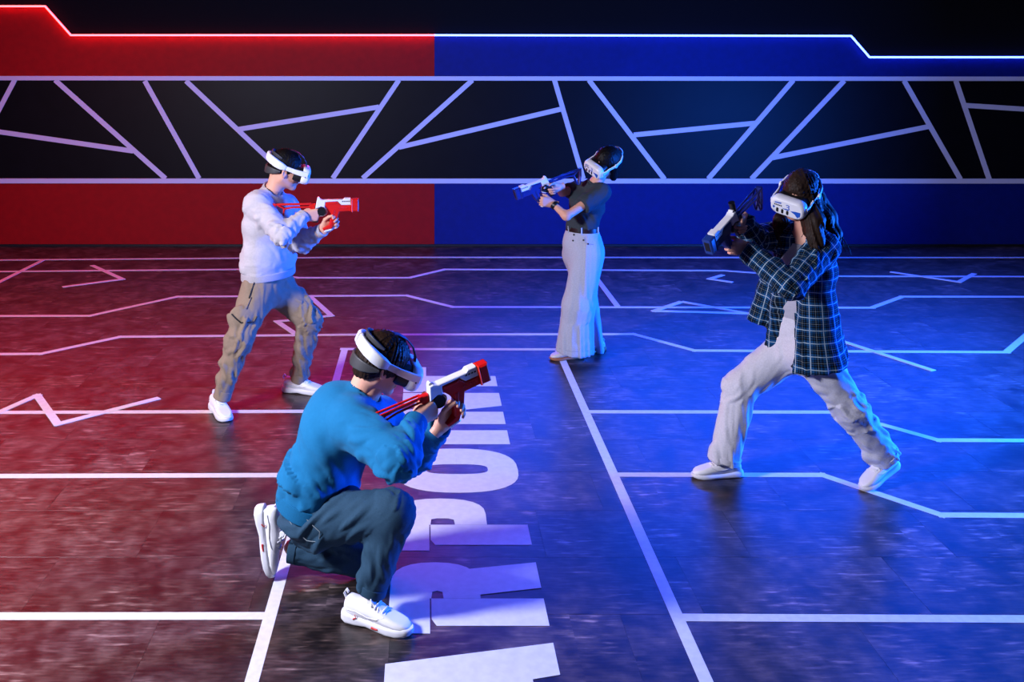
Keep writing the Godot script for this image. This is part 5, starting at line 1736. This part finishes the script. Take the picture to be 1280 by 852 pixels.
# the same arrays with texture coordinates wound round the nearest bone: u about it, v along it
func wound(arr: Array, bones: Array, base: Vector3, period: float) -> ArrayMesh:
	var v: PackedVector3Array = arr[Mesh.ARRAY_VERTEX]
	var n: PackedVector3Array = arr[Mesh.ARRAY_NORMAL]
	var idx: PackedInt32Array = arr[Mesh.ARRAY_INDEX]
	var ov := PackedVector3Array()
	var on := PackedVector3Array()
	var ou := PackedVector2Array()
	ov.resize(idx.size())
	on.resize(idx.size())
	ou.resize(idx.size())
	var fr := []
	for e in bones:
		var ax: Vector3 = (e[1] - e[0]).normalized()
		var back: Vector3 = (e[3] - ax * ax.dot(e[3])).normalized()
		fr.append([e[0] - base, ax, back, ax.cross(back), e[2], (e[1] - e[0]).length(), e[4]])
	for t in range(0, idx.size(), 3):
		var c := (v[idx[t]] + v[idx[t + 1]] + v[idx[t + 2]]) / 3.0
		var best := 9.0
		var pick: Array = fr[0]
		for e in fr:
			var q: Vector3 = c - e[0]
			var along := q.dot(e[1])
			var y := clampf(along, 0.0, e[5])
			var dd: float = (q - e[1] * y).length() * e[6] + absf(along - y) * 0.8
			if dd < best:
				best = dd
				pick = e
		var turns: float = pick[4]
		var us := PackedFloat32Array()
		for j in 3:
			var q: Vector3 = v[idx[t + j]] - pick[0]
			us.append((atan2(q.dot(pick[3]), -q.dot(pick[2])) / TAU) * turns)
		for j in 3:
			var u := us[j]
			if u - us[0] > turns * 0.5:
				u -= turns
			elif us[0] - u > turns * 0.5:
				u += turns
			var q: Vector3 = v[idx[t + j]] - pick[0]
			ov[t + j] = v[idx[t + j]]
			on[t + j] = n[idx[t + j]]
			ou[t + j] = Vector2(u, q.dot(pick[1]) / period)
	var out := []
	out.resize(Mesh.ARRAY_MAX)
	out[Mesh.ARRAY_VERTEX] = ov
	out[Mesh.ARRAY_NORMAL] = on
	out[Mesh.ARRAY_TEX_UV] = ou
	var m := ArrayMesh.new()
	m.add_surface_from_arrays(Mesh.PRIMITIVE_TRIANGLES, out)
	return m

func plaid_player() -> void:
	var fw := Vector3(-0.68, -0.45, 0.58).normalized()
	var up := Vector3(-0.32, 0.88, 0.34)
	var gun_at := Vector3(1.5168, 1.3666, -4.74)
	var gun := Transform3D(frame_of(fw, up), gun_at)
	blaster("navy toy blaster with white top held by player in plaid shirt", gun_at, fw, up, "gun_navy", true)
	var hc := Vector3(1.8914, 1.4953, -4.86)
	var hf := frame_of(Vector3(-0.66, -0.40, 0.63), Vector3(-0.10, 0.88, 0.45))
	var J := {
		"base": Vector3(1.8892, 0.0014, -4.95), "pel": Vector3(1.9305, 0.7191, -4.95), "waist": Vector3(1.939, 0.8991, -4.94), "chest": Vector3(1.9434, 1.1299, -4.92), "neck": Vector3(1.9355, 1.3058, -4.9), "skull": Vector3(1.9154, 1.3826, -4.88),
		"sr": Vector3(1.8606, 1.255, -5.04), "sl": Vector3(1.9756, 1.246, -4.77), "er": Vector3(1.6701, 1.2608, -4.9), "el": Vector3(1.7518, 1.0936, -4.61), "wr": gun * Vector3(-0.098, -0.042, 0.014), "wl": gun * Vector3(0.0, -0.130, -0.030),
		"hr": Vector3(1.8862, 0.6449, -5.03), "hl": Vector3(1.9602, 0.6893, -4.86), "kr": Vector3(1.6441, 0.4639, -5.02), "kl": Vector3(2.1546, 0.4059, -4.86), "ar": Vector3(1.5604, 0.0791, -5.02), "al": Vector3(2.3582, 0.1376, -4.93)}
	var base: Vector3 = J.base
	base.y = 0.0
	J.base = base
	var who := person("person in open blue plaid shirt and white jeans, legs wide, aiming a navy blaster", base)
	var k := 0.94
	var parts := [head(hc, hf, k, base), core(J, 0.86, 0.88), hand(J.wr, gun.basis * Vector3(0.97, 0.1, -0.1), gun.basis * Vector3(0, 0.0, -1), true, 0.9, base, GRIP), hand(J.wl, gun.basis * Vector3(0.86, 0.48, 0), gun.basis * Vector3(0.1, 0, 1), false, 0.9, base, WRAP)]
	put("body", mesh_of(parts), M.skin, who)
	# hair: a cap round the skull and long locks that fall over the shoulders
	var h := bounds([hc, Vector3(2.0108, 1.246, -4.75), Vector3(1.7655, 1.2059, -4.95)], 0.16, 0.0062)
	h.ball(hc + hf * (Vector3(-0.016, 0.032, 0) * k), Vector3(0.110, 0.102, 0.083) * k, 0.01, hf)
	h.cut(hc + hf * Vector3(0.070, 0.035, 0), hf * Vector3(0.93, -0.36, 0).normalized(), 0.3, 0.01)
	var locks := [
		[Vector3(1.912, 1.46, -4.8), Vector3(1.9237, 1.3824, -4.74), Vector3(1.9311, 1.2933, -4.71), Vector3(1.9112, 1.2112, -4.69)], [Vector3(1.9683, 1.467, -4.86), Vector3(2.0083, 1.3846, -4.82), Vector3(2.0275, 1.2958, -4.78), Vector3(2.0151, 1.2123, -4.76)], [Vector3(1.928, 1.436, -4.8), Vector3(1.9238, 1.3727, -4.75), Vector3(1.9037, 1.315, -4.72), Vector3(1.9074, 1.2639, -4.7)],
		[Vector3(2.0172, 1.4796, -4.94), Vector3(2.0663, 1.3776, -4.91), Vector3(2.0903, 1.2931, -4.88), Vector3(2.0898, 1.2402, -4.86)], [Vector3(1.92, 1.4248, -4.82), Vector3(1.916, 1.3817, -4.79), Vector3(1.9001, 1.3295, -4.77)], [Vector3(1.8629, 1.4141, -4.99), Vector3(1.8191, 1.3544, -4.95), Vector3(1.7917, 1.2857, -4.92), Vector3(1.7926, 1.2078, -4.9)], [Vector3(1.88, 1.424, -4.98), Vector3(1.8517, 1.3444, -4.96), Vector3(1.8278, 1.2738, -4.94)]]
	for lk in locks:
		for i in lk.size() - 1:
			var r0 := lerpf(0.034, 0.010, i / 3.0)
			var r1 := lerpf(0.034, 0.010, (i + 1) / 3.0)
			if lk[0].z < -4.96:
				r0 *= 0.55
				r1 *= 0.5
			h.cone(lk[i], lk[i + 1], r0, r1, 0.045)
	var hp := HairPush.new()
	hp.noise = noise
	hp.c = hc + Vector3(0.04, 0, 0)
	hp.up = Vector3(-0.25, 0.95, -0.1).normalized()
	hp.side = Vector3(0.95, 0.25, 0).normalized()
	hp.amp = 0.0034
	hp.along = 25.0
	var hair := put("hair", mesh_of([net(h, hp, Transform3D(), base)]), M.hair_long, who, "long loose brown hair")
	var rng := RandomNumberGenerator.new()
	rng.seed = 12
	for i in 40:
		var lk: Array = locks[i % 7]
		var pts := []
		var off := Vector3(rng.randf_range(-0.035, 0.035), rng.randf_range(-0.03, 0.01), rng.randf_range(-0.01, 0.03))
		for j in 10:
			var s: float = j / 9.0 * (lk.size() - 1)
			var a := mini(int(s), lk.size() - 2)
			var p: Vector3 = lk[a].lerp(lk[a + 1], s - a)
			pts.append(p + off * (0.35 + 0.9 * j / 9.0) + Vector3(sin(j * 0.9 + i) * 0.008, -0.012 * j / 9.0, cos(j * 0.8 + i) * 0.008) - base)
		var mb := MB.new()
		mb.tube(pts, 0.005, 0.0012, 5)
		put("lock", mb.mesh(), M.hair_long, hair)
	headset("white headset with blue figure 3 worn by long-haired player in plaid", hc, hf, 0.98, false)
	# grey top
	var side: Vector3 = (J.sl - J.sr).normalized()
	var front := Vector3(-side.z, 0, side.x).normalized()
	if front.x > 0.0:
		front = -front
	var g := bounds([J.pel, J.chest, J.neck, J.sr, J.sl], 0.16, 0.01)
	g.cone(J.waist, J.chest, 0.092, 0.098, 0.05, side, 1.2)
	g.cone(J.pel, J.waist, 0.105, 0.092, 0.05, side, 1.2)
	g.cone(J.chest, J.neck, 0.095, 0.058, 0.05, side, 1.2)
	g.ball(J.chest + front * 0.05, Vector3(0.085, 0.07, 0.085), 0.05)
	g.cone(J.neck + Vector3(0, -0.01, 0) + front * 0.02, J.skull, 0.064, 0.07, 0.006, Vector3.ZERO, 1.0, false, true)
	g.cut(J.neck + Vector3(0, 0.01, 0), Vector3.UP, 0.3)
	var go := Folds.new([[J.waist, J.chest, 0.006, 0.003, 6.0, 1.2], [J.pel, J.waist, 0.004, 0.006, 6.0, 1.2]], noise, noise2)
	put("vest_top", mesh_of([net(g, go, Transform3D(), base)]), M.tank, who, "plain grey top under the open shirt")
	# plaid shirt, open in front, tails below the hips
	var f := bounds([J.pel + Vector3(0, -0.08, 0), J.chest, J.neck, J.sr, J.sl, J.er, J.el, J.wr, J.wl], 0.2, 0.0085)
	var tail := Vector3(1.9595, 0.5822, -4.94)
	f.cone(tail, J.waist, 0.188, 0.142, 0.04, side, 1.22)
	f.cone(J.waist, J.chest, 0.132, 0.128, 0.05, side, 1.3)
	f.cone(J.chest, J.neck, 0.122, 0.066, 0.05, side, 1.25)
	f.cone(J.sr, J.sl, 0.072, 0.078, 0.05)
	for s in ["r", "l"]:
		var sh: Vector3 = J["s" + s]
		var el: Vector3 = J["e" + s]
		f.cone(sh, el, 0.074, 0.068, 0.025)
		f.cone(el, el.lerp(J["w" + s], 0.94), 0.066, 0.056, 0.02, Vector3.ZERO, 1.0, true)
	# the opening: wide at the hem, narrow at the collar, towards her right front
	var open_low := Vector3(1.7202, 0.5774, -4.88)
	var open_mid := Vector3(1.7957, 1.0937, -4.81)
	var open_top := Vector3(1.8396, 1.2963, -4.82)
	f.cone(open_low, open_mid, 0.13, 0.092, 0.01, Vector3.ZERO, 1.0, false, true)
	f.cone(open_mid, open_top, 0.092, 0.080, 0.01, Vector3.ZERO, 1.0, false, true)
	f.cone(J.neck, J.skull, 0.066, 0.07, 0.004, Vector3.ZERO, 1.0, false, true)
	f.cut(Vector3(1.9595, 0.6233, -4.94), Vector3(0.12, -0.99, 0).normalized(), 0.4)
	# far front tail swings forward
	f.cone(Vector3(1.8246, 1.0104, -5.08), Vector3(1.7722, 0.7848, -5.1), 0.045, 0.062, 0.02, Vector3(0.6, 0, -0.8), 1.3, true)
	var fo := Folds.new([[tail, J.waist, 0.016, 0.008, 2.5, 2.6, 0.55], [J.waist, J.chest, 0.010, 0.005, 7.0, 1.0, 0.55], [J.sr, J.er, 0.006, 0.010, 12.0, 0.6], [J.er, J.wr, 0.012, 0.008, 18.0, 0.4], [J.sl, J.el, 0.006, 0.014, 10.0, 0.8], [J.el, J.wl, 0.011, 0.007, 11.0, 0.6]], noise, noise2)
	var pm := mat(Color(1, 1, 1), 0.9)
	pm.albedo_texture = plaid_tex()
	pm.metallic_specular = 0.2
	var wm := wound(net(f, fo, Transform3D(), base), [[tail, J.neck, 16.0, side + front * 0.2, 0.55], [Vector3(1.8246, 1.0104, -5.08), Vector3(1.7722, 0.7848, -5.1), 6.0, Vector3(0.6, 0, -0.8), 0.9], [J.sr, J.er, 8.0, Vector3.DOWN, 1.0], [J.er, J.wr, 7.0, Vector3.DOWN, 1.0], [J.sl, J.el, 8.0, Vector3(0.2, -1, -0.5), 1.0], [J.el, J.wl, 7.0, Vector3(0, -1, -0.8), 1.0]], base, 0.062)
	put("plaid_shirt", wm, pm, who, "open shirt in blue and black plaid")
	# jeans
	var t := bounds([J.pel, J.hr, J.hl, J.kr, J.kl, J.ar, J.al], 0.2, 0.0095)
	t.cone(J.pel + Vector3(0, 0.09, 0), J.pel + Vector3(0, -0.04, 0), 0.106, 0.112, 0.04, side, 1.2)
	for s in ["r", "l"]:
		t.cone(J["h" + s], J["k" + s], 0.106, 0.082, 0.05)
		t.cone(J["k" + s], J["a" + s], 0.080, 0.078, 0.03, Vector3.ZERO, 1.0, true)
	var to := Folds.new([[J.hr, J.kr, 0.008, 0.007, 7.0, 1.2], [J.kr, J.ar, 0.005, 0.012, 6.0, 1.3], [J.hl, J.kl, 0.009, 0.011, 8.0, 1.2], [J.kl, J.al, 0.010, 0.014, 8.0, 1.3]], noise, noise2)
	var tr := put("jeans", mesh_of([net(t, to, Transform3D(), base)]), M.white_denim, who, "white straight-leg jeans")
	for s in ["r", "l"]:
		var d: Vector3 = (J["a" + s] - J["k" + s]).normalized()
		ring_part("hem", ring_on(t, J["a" + s] - d * 0.02, d, 0.16, 0.001), d, 0.026, 0.006, M.white_denim, tr, base)
	var chain := [Vector3(1.872, 1.332, -4.8), Vector3(1.86, 1.292, -4.8), Vector3(1.832, 1.26, -4.8), Vector3(1.816, 1.276, -4.8), Vector3(1.832, 1.324, -4.8)]
	line_part("necklace", g, chain, Vector3(0.3, 0, -1).normalized(), 0.003, 0.0016, M.khaki_dark, who, base, "thin dark necklace")
	shoe(who, Transform3D(Basis(Vector3.UP, PI + 0.10).scaled(Vector3(0.92, 0.95, 0.92)), Vector3(1.5729, -0.0004, -5.02) * Vector3(1, 0, 1) - base), false, M.shoe_white, M.shoe_sole, M.shoe_white)
	var lift := Basis(Vector3.UP, PI + 0.45) * Basis(Vector3.BACK, -0.30)
	shoe(who, Transform3D(lift.scaled(Vector3(0.92, 0.95, 0.92)), Vector3(2.3664, 0.0596, -4.93) * Vector3(1, 0, 1) + Vector3(0, 0.052, 0) - base), false, M.shoe_white, M.shoe_sole, M.shoe_white)
